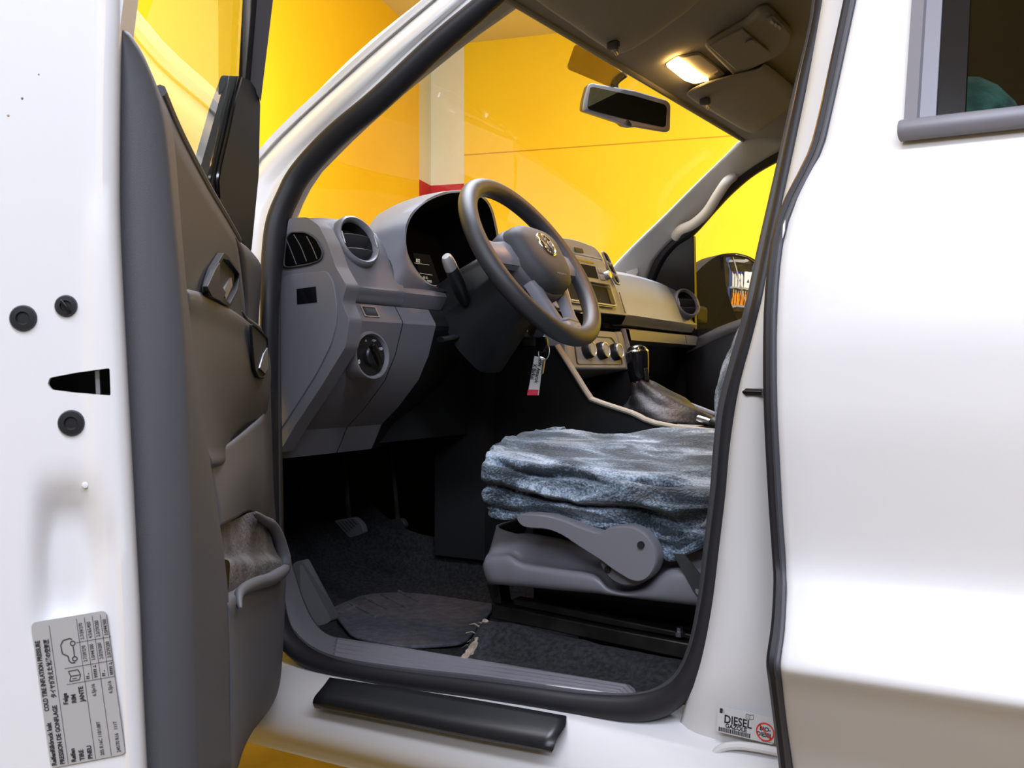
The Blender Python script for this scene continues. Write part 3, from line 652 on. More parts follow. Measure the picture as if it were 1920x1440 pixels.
def plate(name, y0, y1, h0, h1, off, th, m, r=.004, parent=stk, bevel=.001):
    mb = MB(); mb.prism(rounded(rect(y0, y1, h0, h1, off), r), KN*th); return mb.build(name, m, parent, bevel=bevel)
# ---- centre stack details
inn_fr = rounded(rect(-.112, .112, -.062, .052, .0005), .012)
mb = MB(); ring_prism(mb, inn_fr, .0045, KN*.003); rad = mb.build('radio_frame', 'silver_trim', stk, bevel=.0008)
plate('radio_face', -.105, .105, -.010, .046, .0008, .004, 'stack_silver')
plate('radio_display', -.058, .052, .000, .028, .0045, .001, 'display_blue', .002)
plate('disc_slot', -.05, .05, .034, .0375, .0045, .0008, 'gloss_black', .001, bevel=0)
plate('storage_slot', -.105, .105, -.055, -.015, .0006, .0012, 'black_matte', .005)
plate('slot_lip', -.105, .105, -.059, -.055, .0006, .004, 'silver_trim', .001)
plate('slot_cheek', .085, .105, -.053, -.017, .0016, .0015, 'leather', .003)
for k, y in enumerate((-.085, -.072, .066, .079)):
    for h in (.004, .019): plate('radio_button', y-.005, y+.005, h-.005, h+.005, .0045, .002, 'stack_silver', .001)
plate('hazard_button', -.02, .02, .056, .066, .001, .002, 'black_plastic', .002)
for s in (-1, 1):
    mb = MB(); mb.lathe([(.0095, 0), (.0095, .011), (.0085, .013), (0, .0135)], K(s*.094, .010, .003), KN, 24); mb.build('radio_knob', 'satin_metal', stk)
    # tall centre vents leaning outwards
    q = [K(s*.113, .072, .001), K(s*.137, .066, .001), K(s*.158, .020, .001), K(s*.164, -.006, .001), K(s*.140, -.004, .001), K(s*.122, .03, .001)]
    if s < 0: q = q[::-1]
    q = rounded(q, .008); mb = MB(); inn = ring_prism(mb, q, .0035, KN*.005); cv = mb.build('centre_vent', 'silver_trim', stk, bevel=.001)
    mb = MB(); mb.prism(inn, KN*.0015); mb.build('vent_throat', 'black_matte', cv)
    for h in (.046, .020):
        yy = .118+(.072-h)*.42
        mb = MB(); mb.loft([[K(s*(yy-.004+.026*t), h-.007*math.sin(PI*t)+.004, .004+.004*math.sin(PI*t)), K(s*(yy-.004+.026*t), h-.010, .001)] for t in [k/8 for k in range(9)]], False); mb.build('louver', 'silver_trim', cv, sol=.0015, face_cam=True)
    plate('side_seam', *sorted((s*.150, s*.153)), -.07, -.022, .0008, .0006, 'black_matte', .0005, bevel=0)
# heater panel lower down
HO, HN = V((-.905, YC, 1.085)), V((.97, 0, .22)).normalized(); HU = V((-.22, 0, .97)).normalized()
Hh = lambda y, h, off=0: HO+V((0, y, 0))+HU*h+HN*off
hb = rounded([Hh(-.13, .048), Hh(.118, .048), Hh(.140, -.036), Hh(-.14, -.036)], .012)
mb = MB(); mb.prism(hb, -HN*.10); clim = mb.build('heater_panel', 'stack_silver', dash, bevel=.004)
q = rounded([Hh(-.095, .034, .0003), Hh(.088, .034, .0003), Hh(.112, .012, .0003), Hh(.118, -.026, .0003), Hh(-.105, -.026, .0003)], .008)
mb = MB(); ring_prism(mb, q, .003, HN*.0015); mb.build('panel_border', 'black_plastic', clim)
hk = [PP(u, v, HO, HN) for u, v in ((1098, 657), (1124, 659), (1150, 661))]
for p in hk:
    mb = MB(); mb.lathe([(.0185, 0), (.0185, .010), (.016, .016), (.0135, .017)], p, HN, 28, cap=False); kb = mb.build('heater_knob', 'black_plastic', clim)
    mb = MB(); mb.lathe([(.0165, .0155), (.016, .0175), (.0135, .018), (.0130, .0165)], p, HN, 28, cap=False); mb.build('knob_ring', 'satin_metal', kb)
    mb = MB(); mb.lathe([(.0135, .0168), (0, .0172)], p, HN, 24, cap=False); mb.build('knob_face', 'stack_silver', kb)
mb = MB()
for p in hk:
    d = p-HO; y, h = d.y, d.dot(HU)
    for a in range(-4, 5): t = PI/2+a*.32; line2d(mb, HO+HN*.0012, V((0, 1, 0)), HU, (y+.0205*math.cos(t), h+.0205*math.sin(t)), (y+.0225*math.cos(t), h+.0225*math.sin(t)), .0008)
mb.build('heater_marks', 'print_white', clim, smooth=False, recalc=False)
# filler behind the stack between upper and lower panels
mb = MB(); mb.box((-1.03, 1.89, 1.14), (.12, .36, .06)); mb.build('stack_bridge', 'black_matte', dash)
mb = MB(); mb.box((-1.12, 1.89, .90), (.12, .36, .46)); mb.build('stack_foot', 'black_matte', dash)
mb = MB(); mb.prism([Hh(.118, .048), Hh(.150, .050), Hh(.172, -.036), Hh(.140, -.036)], -HN*.06); mb.build('stack_side', 'stack_silver', dash, bevel=.003)

# ================================================================= STEERING WHEEL
WA = math.radians(32.8); WNn = V((math.cos(WA), 0, math.sin(WA))); WD = V((math.sin(WA), 0, -math.cos(WA))); WY = V((0, 1, 0))
WC = PY(998, 490, 1.50)
Wp = lambda y, d, n=0: WC+WY*y+WD*d+WNn*n
wheel = empty('steering_wheel', Wp(0, 0, -.03), 'dark grey steering wheel with chrome emblem on its hub, in front of the instruments', 'steering wheel')
RM, rt = .1545, .0163
mb = MB(); mb.tube([Wp(RM*math.sin(t), -RM*math.cos(t)) for t in [2*PI*k/96 for k in range(96)]], rt, 20, True, ref=tuple(WNn), sq=(.95, 1)); rim_o = mb.build('rim', 'wheel_rim', wheel)
def pad(ol, levels, name, m, parent):
    c = sum([V((a, b, 0)) for a, b in ol], V())/len(ol); mb = MB(); rings = []
    for s, n in levels: rings.append([Wp(c.x+(a-c.x)*s, c.y+(b-c.y)*s, n) for a, b in ol])
    mb.loft(rings); return mb.build(name, m, parent, ang=60)
ol = [(p.x, p.y) for p in rounded([V((-.074, -.036, 0)), V((-.05, -.052, 0)), V((0, -.058, 0)), V((.05, -.052, 0)), V((.074, -.036, 0)), V((.066, .03, 0)), (.042, .066, 0), V((0, .074, 0)), V((-.042, .066, 0)), V((-.066, .03, 0))], .022, 4)]
hub = pad(ol, [(1.0, -.012), (1.02, .002), (1.0, .016), (.95, .026), (.80, .033), (.5, .037), (.1, .038)], 'hub', 'trim_panel', wheel)
pad(ol, [(1.04, -.022), (1.07, -.006), (1.05, .004), (1.0, .006)], 'hub_bezel', 'grey_plastic_dark', wheel)
pad(ol, [(.7, -.075), (.86, -.05), (.95, -.02), (.9, -.008)], 'hub_back', 'black_plastic', wheel)
for s in (-1, 1):
    secs = []
    for y, wd, n, th in ((.045, .030, .002, .012), (.075, .027, .000, .012), (.105, .024, -.003, .011), (.148, .027, -.002, .012)):
        cy = -.004
        secs.append([Wp(s*y, cy+wd*a, n+th*b) for a, b in ((-1, -.5), (-.9, .4), (-.5, .8), (.5, .8), (.9, .4), (1, -.5), (.6, -1), (-.6, -1))])
    mb = MB(); mb.loft(secs); mb.build('spoke', 'grey_plastic_smooth', wheel, ang=50)
# lower spoke: two legs that meet at the rim round a triangular opening
secsL = lambda s: [[Wp(s*(yc+w*a), d, n+th*b) for a, b in ((-1, -.6), (-.9, .5), (-.5, .9), (.5, .9), (.9, .5), (1, -.6))] for yc, w, d, n, th in ((.047, .018, .050, -.002, .011), (.041, .013, .082, -.004, .011), (.030, .012, .112, -.005, .010), (.022, .015, .150, -.004, .011))]
for s in (-1, 1):
    mb = MB(); mb.loft(secsL(s)); mb.build('spoke_leg', 'grey_plastic_smooth', wheel, ang=50)
mb = MB(); mb.loft([[Wp(y, d, n) for n in (-.012, .006)] for y, d in ((-.03, .128), (0, .124), (.03, .128))], False); mb.sheet([[Wp(-.03, .126, .006), Wp(0, .122, .006), Wp(.03, .126, .006)], [Wp(-.03, .15, .004), Wp(0, .15, .004), Wp(.03, .15, .004)]]); mb.build('spoke_web', 'grey_plastic_smooth', wheel, sol=.006)
# round chrome emblem: a V above a W in a ring
EO = Wp(0, -.008, .0372); ER = .0245
mb = MB(); mb.lathe([(ER, -.004), (ER, .001), (ER*.95, .0022), (ER*.86, .0022), (ER*.82, .0005)], EO, WNn, 36, cap=False, ref=tuple(WD)); emb = mb.build('emblem', 'chrome', wheel, ang=50)
mb = MB(); mb.lathe([(ER*.84, .0003), (0, .0012)], EO, WNn, 30, cap=False); mb.build('emblem_ground', 'satin_metal', emb)
mb = MB(); s_ = ER*.82
def estroke(a, b, w=.0032):
    a, b = V((a[0], -a[1], 0))*s_, V((b[0], -b[1], 0))*s_; d = (b-a).normalized(); n = V((-d.y, d.x, 0))*(w/2)
    mb.prism([EO+WY*p.x+WD*p.y+WNn*.001 for p in (a-n, b-n, b+n, a+n)], WNn*.0018)
for p, q in [((-.42, .88), (0, .12)), ((0, .12), (.42, .88)), ((-.92, .36), (-.42, -.86)), ((-.42, -.86), (0, .0)), ((0, 0), (.42, -.86)), ((.42, -.86), (.92, .36))]: estroke(p, q)
mb.build('emblem_letters', 'chrome', emb, weld=False)
mb = MB(); text(mb, 'AIRBAG', Wp(.0, .052, .0348), WY, -WD, .009, align='CENTER'); mb.build('pad_print', 'print_grey', hub, smooth=False, recalc=False)

# ================================================================= STEERING COLUMN
col = empty('steering_column', Wp(0, .02, -.15), 'dark shroud of the steering column between the wheel and the dashboard', 'steering column')
def csec(n, hw, top, bot): return rounded([Wp(-hw, top, n), Wp(hw, top, n), Wp(hw*1.0, bot*.6, n), Wp(hw*.55, bot, n), Wp(-hw*.55, bot, n), Wp(-hw*1.0, bot*.6, n)], .018, 4)
mb = MB(); mb.loft([csec(-.045, .050, -.035, .060), csec(-.06, .058, -.045, .075), csec(-.11, .064, -.05, .095), csec(-.17, .07, -.05, .115)]); mb.build('shroud', 'mirror_black', col, ang=50)
mb = MB(); mb.loft([csec(-.05, .052, -.037, .012), csec(-.062, .0595, -.047, .016), csec(-.11, .0655, -.052, .02), csec(-.17, .0715, -.052, .02)]); mb.build('upper_shroud', 'black_plastic', col, ang=50)
b0, b1, b2 = PY(872, 566, 1.432), PY(858, 530, 1.40), PY(836, 480, 1.362)
sp = cr([b0, b0.lerp(b1, .5), b1, b1.lerp(b2, .55), b2], 5)
mb = MB(); mb.tube(sp[:16], [.0095+.0045*math.sin(PI*min(1, k/19)) for k in range(16)], 14, sq=(1, .85)); stalk = mb.build('indicator_stalk', 'black_plastic', col)
mb = MB(); mb.tube(sp[15:], [.0128, .0127, .0122, .0114, .0102, .0078][:len(sp[15:])], 14, sq=(1, .8)); mb.build('stalk_tip', 'silver_trim', stalk)
mb = MB(); mb.tube(cr([PY(888, 622, 1.49), PY(872, 624, 1.46), PY(852, 632, 1.43), PY(826, 637, 1.40)], 5), .008, 12, sq=(.6, 1.2)); mb.build('tilt_lever', 'black_plastic', col)
mb = MB(); mb.lathe([(.017, 0), (.017, .018), (.013, .021), (0, .021)], Wp(.055, .075, -.085), V((.55, .75, -.1)), 24); mb.build('ignition_lock', 'black_plastic', col)

# ================================================================= KEYS
kr = empty('key_bunch', PY(1002, 741, 1.585), 'key in the ignition with ring, black fob and a white and red paper tag', 'keys')
kb_ = PY(1010, 634, 1.585)
mb = MB(); mb.prism(rounded([PY(u, v, 1.58) for u, v in [(1003, 630), (1023, 630), (1026, 648), (1018, 662), (1004, 656)]], .005), V((0, .009, 0))); mb.build('key', 'gloss_black', kr, bevel=.002)
mb = MB(); mb.tube([PY(1020, 660, 1.585)+V((.011*math.cos(t), .003*math.sin(t), .015*math.sin(t))) for t in [2*PI*k/28 for k in range(28)]], .0011, 8, True); mb.build('key_ring', 'satin_metal', kr)
mb = MB(); mb.prism(rounded([PY(u, v, 1.59) for u, v in [(1011, 668), (1021, 672), (1017, 702), (1009, 700)]], .003), V((0, .005, 0))); mb.build('key_fob', 'satin_metal', kr, bevel=.001)
t0, t1, t2, t3 = PY(1002, 668, 1.583), PY(1018, 672, 1.590), PY(1009, 741, 1.590), PY(989, 741, 1.583)
mb = MB(); mb.prism([t0, t1, t2, t3], V((.0006, .0012, 0))); tg = mb.build('paper_tag', 'tag_white', kr)
mb = MB(); off = V((-.0003, -.0006, 0)); mb.prism([t3.lerp(t0, .15)+off, t2.lerp(t1, .15)+off, t2+off, t3+off], V((0, -.0003, 0))); mb.build('tag_end', 'tag_red', tg)
mb = MB(); dn = (t3-t0).normalized(); sd = (t1-t0); sd = (sd-dn*sd.dot(dn)).normalized(); off = V((-.0006, -.0012, 0))
text(mb, 'VW Amarok', t0+off+dn*.003+sd*.0095, dn, sd, .0095, bold=.0002, squash=.88); text(mb, 'X Birkei', t0+off+dn*.013+sd*.0015, dn, sd, .0095, bold=.0002, squash=.9)
mb.build('handwriting', 'print_black', tg, smooth=False, recalc=False)

# ================================================================= CENTRE CONSOLE, GEAR AND HAND BRAKE
cons = empty('centre_console', (-.75, YC, .6), 'dark centre console with tan lit edges between the seats', 'console')
cA, cB, cC = PY(1045, 648, 1.75), PY(1109, 749, 1.75), PY(1262, 800, 1.75); cD = V((-.38, 1.75, cC.z-.02))
mb = MB(); mb.prism([V((-1.16, 1.75, 1.10)), cA, cB, cC, cD, V((-.38, 1.75, .60)), V((-1.16, 1.75, .60))], V((0, .012, 0))); mb.build('side_panel', 'black_plastic', cons, bevel=.002)
mb = MB(); P = cr([cA, cA.lerp(cB, .5), cA.lerp(cB, .93), cB.lerp(cC, .06), cB.lerp(cC, .5), cC, cD], 4); mb.tube(P, .0065, 10, ref=(0, 1, 0), sq=(1.5, .8)); mb.build('edge_trim', 'headliner', cons)
eA, eB = PY(1168, 618, 2.07), PY(1196, 722, 2.04); eC = V((-.70, 2.04, .955))
mb = MB(); mb.prism([V((-1.1, 2.05, 1.12)), eA, eB, eC, V((-.38, 2.05, .93)), V((-.38, 2.05, .60)), V((-1.1, 2.05, .60))], V((0, .012, 0))); mb.build('side_panel', 'black_plastic', cons)
mb = MB(); mb.tube(cr([eA, eA.lerp(eB, .5), eB, eB.lerp(eC, .5), eC], 4), .006, 10, ref=(0, 1, 0)); mb.build('edge_trim', 'grey_plastic', cons)
rows = [[V((x, y, z)) for y in (1.76, 1.90, 2.045)] for x, z in ((-1.10, 1.0), (-.98, .955), (-.90, .945), (-.75, .930), (-.38, .915))]
mb = MB(); mb.sheet(rows); mb.build('console_tray', 'black_plastic', cons, sol=.01, face_cam=True)
mb = MB(); mb.prism(rounded([PZ(1268, 797, .940), PZ(1318, 792, .940), PZ(1322, 803, .935), PZ(1275, 809, .935)], .004), V((0, 0, .006))); mb.build('console_plate', 'silver_trim', cons, bevel=.001)
gear = empty('gear_lever', (-.765, 1.92, .935), 'black gear lever with chrome cap and leather boot on the centre console', 'gear lever')
gb = V((-.745, 1.915, .938)); gk = PY(1198, 700, 1.915); gt = PY(1198, 655, 1.915)
rings = []
for k, (t, sx, sy) in enumerate([(0, .100, .075), (.10, .098, .074), (.22, .085, .066), (.32, .088, .064), (.45, .064, .052), (.56, .062, .048), (.70, .040, .034), (.85, .030, .027), (1.0, .019, .018)]):
    c = gb.lerp(gk+V((.004, 0, -.012)), t**1.15); c.z = gb.z+(gk.z-.012-gb.z)*t
    rings.append([c+V((math.cos(a)*sx*(1+.10*math.sin(3*a+k*1.3)), math.sin(a)*sy*(1+.08*math.sin(4*a+k)), .004*math.sin(5*a+k))) for a in [2*PI*j/28 for j in range(28)]])
mb = MB(); mb.loft(rings); mb.build('boot', 'leather', gear, ang=80, sub=1)
ga = (gt-gk).normalized(); ga = V((-.10, 0, 1)).normalized()
mb = MB(); mb.lathe([(.015, -.022), (.019, -.014), (.021, .0), (.0235, .022), (.0245, .036), (.0240, .043), (.020, .044)], gk, ga, 30, cap=False); kn = mb.build('knob', 'gloss_black', gear, ang=60)
mb = MB(); mb.lathe([(.0242, .0425), (.0246, .0445), (.0225, .047), (.0215, .046)], gk, ga, 30, cap=False); mb.build('knob_ring', 'chrome', kn)
mb = MB(); mb.lathe([(.0222, .045), (.020, .051), (.014, .056), (.007, .058), (0, .0585)], gk, ga, 30, cap=False); mb.build('knob_cap', 'gloss_black', kn, ang=60)
mb = MB(); mb.lathe([(.0165, -.026), (.0185, -.020), (.0175, -.015)], gk, ga, 26, cap=False); mb.build('collar', 'chrome', gear)
mb = MB(); mb.box(gk+V((.0205, -.010, -.002)), (.004, .010, .026), (V((.9, -.43, 0)).normalized(), V((.43, .9, 0)).normalized(), ga)); mb.build('release_trigger', 'black_plastic', gear, bevel=.001)
hbk = empty('handbrake', PY(1352, 806, 1.86), 'handbrake lever with silver grip end beside the driver seat backrest', 'handbrake')
mb = MB(); mb.tube(cr([PY(1309, 784, 1.86), PY(1322, 788, 1.855), PY(1337, 793, 1.85)], 4), [.006, .0062, .0062, .0062, .0062, .006, .006, .0055, .005], 12); mb.build('grip', 'satin_metal', hbk)
mb = MB(); mb.tube(cr([PY(1335, 792, 1.85), PY(1350, 797, 1.84), PY(1385, 806, 1.83)], 4), [.009, .0115, .012, .012, .012, .012, .012, .012, .012], 12); mb.build('lever', 'leather', hbk)
# ================================================================= PEDALS AND MAT
def pedal(pts, Y, arm, label, seq):
    P = [PY(u, v, Y) for u, v in pts]; nrm = (P[1]-P[0]).cross(P[-1]-P[0]).normalized()
    if nrm.dot(CAM-P[0]) < 0: nrm = -nrm
    r = empty('pedal', PY(*arm[-1]), label, 'pedal', 'driver foot pedals')
    mb = MB(); mb.prism(rounded(P, .006), -nrm*.012); mb.build('pedal_pad', seq, r, bevel=.002)
    d = (P[1]-P[0]); e = (P[-1]-P[0])
    for k in range(1, 6):
        mb = MB(); a = P[0]+d*(k/6.); b = P[-1].lerp(P[2], k/6.); a = a.lerp(b, .12); b2 = a.lerp(b, .72); w = d.normalized()*.001
        mb.prism([a-w, a+w, b2+w, b2-w], nrm*.0012); mb.build('pad_groove', 'black_matte', r)
    mb = MB(); mb.tube(cr([PY(*q) for q in arm], 5), .009, 10, sq=(1, .6)); mb.build('pedal_arm', 'steel_dark', r)
pedal([(626, 976), (664, 970), (678, 983), (683, 1000), (656, 1009)], 1.42, [(655, 990, 1.425), (652, 950, 1.47), (648, 900, 1.49), (640, 840, 1.49)], 'left foot pedal with a worn ribbed rubber pad catching the light', 'rubber_grey')
pedal([(728, 975), (752, 972), (760, 984), (757, 992), (738, 994)], 1.58, [(746, 984, 1.585), (742, 940, 1.61), (736, 880, 1.62), (730, 820, 1.62)], 'dim second pedal in shadow to the right of the lit pedal', 'rubber')  # darker rubber puts the footwell shade into this pad's colour
mo = [PZ(u, v, .600) for u, v in [(618, 1140), (700, 1106), (800, 1086), (905, 1082), (925, 1140), (905, 1165), (870, 1205), (760, 1212), (660, 1192)]]
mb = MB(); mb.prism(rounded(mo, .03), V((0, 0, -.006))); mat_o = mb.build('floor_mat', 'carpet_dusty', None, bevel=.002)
tag(mat_o, 'dusty dark ribbed mat on the driver footwell floor', 'floor mat', kind='thing')
for a, b in [((655, 1131), (705, 1157)), ((685, 1122), (728, 1143)), ((716, 1115), (764, 1141)), ((744, 1107), (790, 1131)), ((636, 1152), (668, 1136))]:
    mb = MB(); p, q = PZ(*a, .600), PZ(*b, .600); mb.tube([p, p.lerp(q, .5), q], .004, 8, ref=(0, 0, 1), sq=(.8, 1))
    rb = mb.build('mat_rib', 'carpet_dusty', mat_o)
# ================================================================= DRIVER SEAT
seat = empty('driver_seat', (-.55, 1.45, .60), 'driver seat base with grey plastic side, height lever and steel rails', 'seat')
rr = [[(931, 985), (965, 1000), (990, 1000), (1050, 1010), (1115, 1030), (1145, 1050), (1173, 1060), (1205, 1060), (1235, 1040), (1270, 1030), (1340, 1030)],
      [(918, 1030), (955, 1034), (980, 1048), (1050, 1061), (1112, 1070), (1143, 1094), (1173, 1102), (1205, 1095), (1232, 1074), (1270, 1060), (1340, 1070)],
      [(909, 1048), (950, 1042), (984, 1058), (1050, 1068), (1114, 1078), (1141, 1103), (1173, 1111), (1207, 1104), (1236, 1082), (1270, 1070), (1340, 1085)],
      [(905, 1066), (950, 1066), (985, 1074), (1050, 1086), (1114, 1098), (1141, 1110), (1173, 1116), (1207, 1114), (1240, 1105), (1270, 1100), (1340, 1108)],
      [(914, 1090), (950, 1096), (985, 1099), (1050, 1106), (1114, 1112), (1141, 1116), (1173, 1120), (1207, 1124), (1240, 1127), (1270, 1130), (1340, 1138)],
      [(916, 1088), (952, 1094), (985, 1097), (1050, 1104), (1114, 1110), (1141, 1114), (1173, 1118), (1207, 1122), (1240, 1125), (1270, 1128), (1340, 1136)]]
YY = [1.252, 1.246, 1.216, 1.210, 1.217, 1.245]
rows = [[PY(u, v, y + (.012 if k == 0 else 0)) for k, (u, v) in enumerate(r)] for r, y in zip(rr, YY)]
rows = [[r[0]+V((-.004, .10, 0))]+r for r in rows]
patch('side_valance', rows, 'grey_plastic_smooth', seat, 4, 4, sol=.003, ang=60)
LV = [(967, 972), (972, 966), (984, 963), (1024, 966), (1056, 975), (1091, 989), (1124, 998), (1138, 990), (1162, 986), (1183, 987), (1202, 995), (1216, 1008), (1227, 1026), (1232, 1046), (1228, 1066), (1216, 1084), (1200, 1092), (1184, 1090), (1170, 1083), (1145, 1067), (1124, 1051), (1086, 1027), (1053, 1005), (1024, 994), (988, 991), (974, 984)]
lv = cr([PY(u, v, 1.190) for u, v in LV], 3, True)
c = sum(lv, V())/len(lv)
def inset(ps, d):
    n = len(ps); out = []
    for i in range(n):
        t = (ps[(i+1) % n]-ps[i-1]).normalized(); nn = V((-t.z, 0, t.x)); out.append(ps[i]-nn*d)
    return out
sgn = 1 if (inset(lv, .004)[0]-c).length < (lv[0]-c).length else -1
mb = MB(); mb.loft([[p+V((0, .022, 0)) for p in lv], [p+V((0, .006, 0)) for p in lv], [p+V((0, .0015, 0)) for p in inset(lv, sgn*.0010)], inset(lv, sgn*.0022)]); lever = mb.build('height_lever', 'grey_plastic_smooth', seat, ang=50)
mb = MB(); mb.lathe([(.0045, -.001), (.0045, .004), (0, .004)], PY(1203, 1021, 1.1905), V((0, -1, 0)), 16); mb.build('lever_hole', 'black_matte', lever)
mb = MB(); mb.lathe([(.040, -.03), (.040, .002), (.037, .006), (0, .007)], PY(1176, 1041, 1.212), V((0, -1, 0)), 36); dsk = mb.build('lever_disc', 'grey_plastic', seat, ang=50)
mb = MB(); mb.lathe([(.0045, -.001), (.0045, .001), (0, .001)], PY(1139, 1068, 1.2045), V((0, -1, 0)), 16); mb.build('disc_hole', 'black_matte', dsk)
mb = MB(); mb.box((-.50, 1.48, .78), (.42, .42, .10)); mb.build('cushion_pan', 'black_matte', seat, bevel=.01)
# rails and frame
def bar(name, pts, Y, dy, m, par=seat, bev=.002):
    mb = MB(); mb.prism([PY(u, v, Y) for u, v in pts], V((0, dy, 0))); return mb.build(name, m, par, bevel=bev)
rl = bar('seat_rail', [(921, 1133), (1000, 1149), (1150, 1180), (1330, 1214), (1330, 1246), (1150, 1208), (1000, 1176), (921, 1160)], 1.262, .045, 'steel_dark')
bar('rail_runner', [(962, 1122), (1010, 1130), (1150, 1160), (1330, 1196), (1330, 1206), (1150, 1174), (1010, 1145), (962, 1136)], 1.272, .02, 'steel_dark')
bar('seat_frame', [(911, 1093), (935, 1096), (940, 1134), (922, 1130)], 1.27, .03, 'black_plastic')
bar('seat_frame', [(1000, 1100), (1330, 1135), (1330, 1185), (1000, 1128)], 1.33, .02, 'black_matte')
mb = MB(); mb.lathe([(.007, 0), (.007, .006), (.0045, .006), (.0045, .012), (0, .012)], PY(1275, 1192, 1.27), V((0, -.1, 1)), 6); mb.build('rail_bolt', 'satin_metal', seat, smooth=False)
mb = MB(); mb.box((-.46, 1.46, .66), (.36, .36, .08)); mb.build('seat_riser', 'black_matte', seat, bevel=.004)
mb = MB(); mb.prism([PY(1262, 1038, 1.205), PY(1283, 1040, 1.205), PY(1345, 1120, 1.215), PY(1345, 1170, 1.215), PY(1300, 1110, 1.21)], V((0, .003, 0))); mb.build('belt_anchor', 'belt_webbing', seat)
mb = MB(); mb.box((-.215, 1.48, 1.06), (.12, .42, .46), (V((.97, 0, -.25)).normalized(), V((0, 1, 0)), V((.25, 0, .97)).normalized())); mb.build('backrest', 'black_matte', seat, bevel=.03)
# fleece covers
cov = [([(927, 962), (952, 969), (985, 965), (1030, 966), (1080, 974), (1120, 984), (1160, 986), (1205, 1003), (1240, 1036), (1262, 1047), (1295, 1030), (1360, 1000)], 1.224),
       ([(917, 935), (945, 940), (985, 944), (1030, 948), (1080, 955), (1120, 962), (1160, 964), (1205, 972), (1245, 990), (1268, 1000), (1300, 980), (1360, 960)], 1.214),
       ([(911, 900), (940, 905), (985, 915), (1030, 922), (1080, 930), (1120, 935), (1160, 940), (1205, 945), (1245, 950), (1268, 950), (1300, 945), (1360, 935)], 1.205),
       ([(911, 868), (940, 872), (985, 880), (1030, 888), (1080, 893), (1120, 898), (1160, 905), (1205, 912), (1245, 918), (1268, 920), (1300, 922), (1360, 925)], 1.214),
       ([(922, 846), (950, 852), (985, 858), (1030, 864), (1080, 870), (1120, 876), (1160, 882), (1205, 888), (1245, 893), (1268, 896), (1300, 900), (1360, 905)], 1.26),
       ([(938, 833), (965, 833), (1000, 835), (1040, 838), (1085, 842), (1125, 847), (1165, 851), (1205, 855), (1245, 860), (1268, 862), (1300, 864), (1360, 868)], 1.36),
       ([(975, 817), (1000, 817), (1025, 818), (1055, 820), (1095, 822), (1130, 826), (1170, 828), (1205, 830), (1245, 832), (1268, 834), (1300, 836), (1360, 840)], 1.48),
       ([(1030, 806), (1045, 805), (1060, 804), (1085, 804), (1115, 808), (1145, 812), (1175, 810), (1205, 806), (1245, 803), (1268, 801), (1300, 801), (1360, 803)], 1.62),
       ([(1036, 822), (1050, 822), (1070, 822), (1095, 824), (1122, 828), (1150, 830), (1180, 830), (1210, 830), (1250, 828), (1272, 826), (1304, 826), (1360, 826)], 1.68)]
rows = [[PY(u, v, y) for u, v in r] for r, y in cov]
rows = [[r[0]+V((-.004, .05+.10*(1-i/9), -.004))]+r for i, r in enumerate(rows)]
g = smooth_grid(rows, 11, 11)
nr = len(g)
for i, r in enumerate(g):
    for j, p in enumerate(r):
        s = i/nr; q = V((p.x*6, p.y*11, p.z*22)); qq = V((p.x*14+p.z*26, p.y*20, p.z*44-p.x*9))
        side = max(0, 1-abs(s-.18)/.24)
        d = .009*noise.noise(q) + .010*side*noise.noise(qq) + .0035*noise.noise(q*3.1)
        rid = 1-abs(noise.noise(V((p.x*5+p.z*8, p.y*4, p.z*30-p.x*6+3))))*2.2
        d += .014*side*max(0, rid)**2
        fold = 1-abs(math.sin(p.x*9+p.z*62+2.2*noise.noise(V((p.x*7, 0, p.z*12)))))
        d -= .016*max(0, 1-abs(s-.14)/.16)*max(0, fold-.62)/.38
        c_ = j/(len(r)-1); ri = i/11
        for r0_, wv, am, lo, hi, ph in ((2.85, .15, .013, .06, .62, 9), (1.55, .17, .015, .02, .97, 6), (3.6, .2, .008, .25, .95, 4)):
            env = max(0, min(1, (c_-lo)/.12))*max(0, min(1, (hi-c_)/.15))
            rr0 = r0_-.55*(c_-.4)*(1 if ph == 9 else .4)+.16*math.sin(c_*ph*2)+.1*noise.noise(V((c_*14, ph, 0)))
            d += env*am*(-math.exp(-((ri-rr0)/wv)**2)+.6*math.exp(-((ri-rr0-.42)/.26)**2))
        edge = min(1, i/5)
        d *= (.4+.6*edge)
        f = .0008*noise.noise(p*150)
        nv = V((-.2, -1, .15)).normalized() if s < .4 else V((0, -.15, 1))
        k = min(1, max(0, (s-.34)/.14)); nv = V((-.1, -1, .1)).lerp(V((0, -.15, 1)), k).normalized()
        p += nv*(d+f)
mb = MB(); mb.sheet(g); cv = mb.build('seat_cover', 'fleece', None, ang=180, sol=.006, face_cam=True)
tag(cv, 'rumpled blue grey fleece cover over the driver seat cushion', 'seat cover')
hem = [g[0][k]+V((0, -.002, .001)) for k in range(0, len(g[0]), 3)]
mb = MB(); mb.tube(hem, [.0055+.0025*noise.noise(p*60) for p in hem], 10); mb.build('hem', 'fleece', cv)
zz = cr([PY(1341, 935, 1.20), PY(1336, 955, 1.20), PY(1326, 975, 1.202), PY(1318, 985, 1.204)], 8)
for k, p in enumerate(zz[::1]):
    mb = MB(); mb.box(p, (.005, .002, .0016), (V((.9, 0, .4)).normalized(), V((0, 1, 0)), V((-.4, 0, .9)).normalized())); mb.build('zip_tooth', 'silver_trim', cv)
bl = [(1432, 545), (1424, 562), (1408, 590), (1381, 640), (1357, 700), (1347, 750), (1349, 795), (1358, 840)]
rows = []
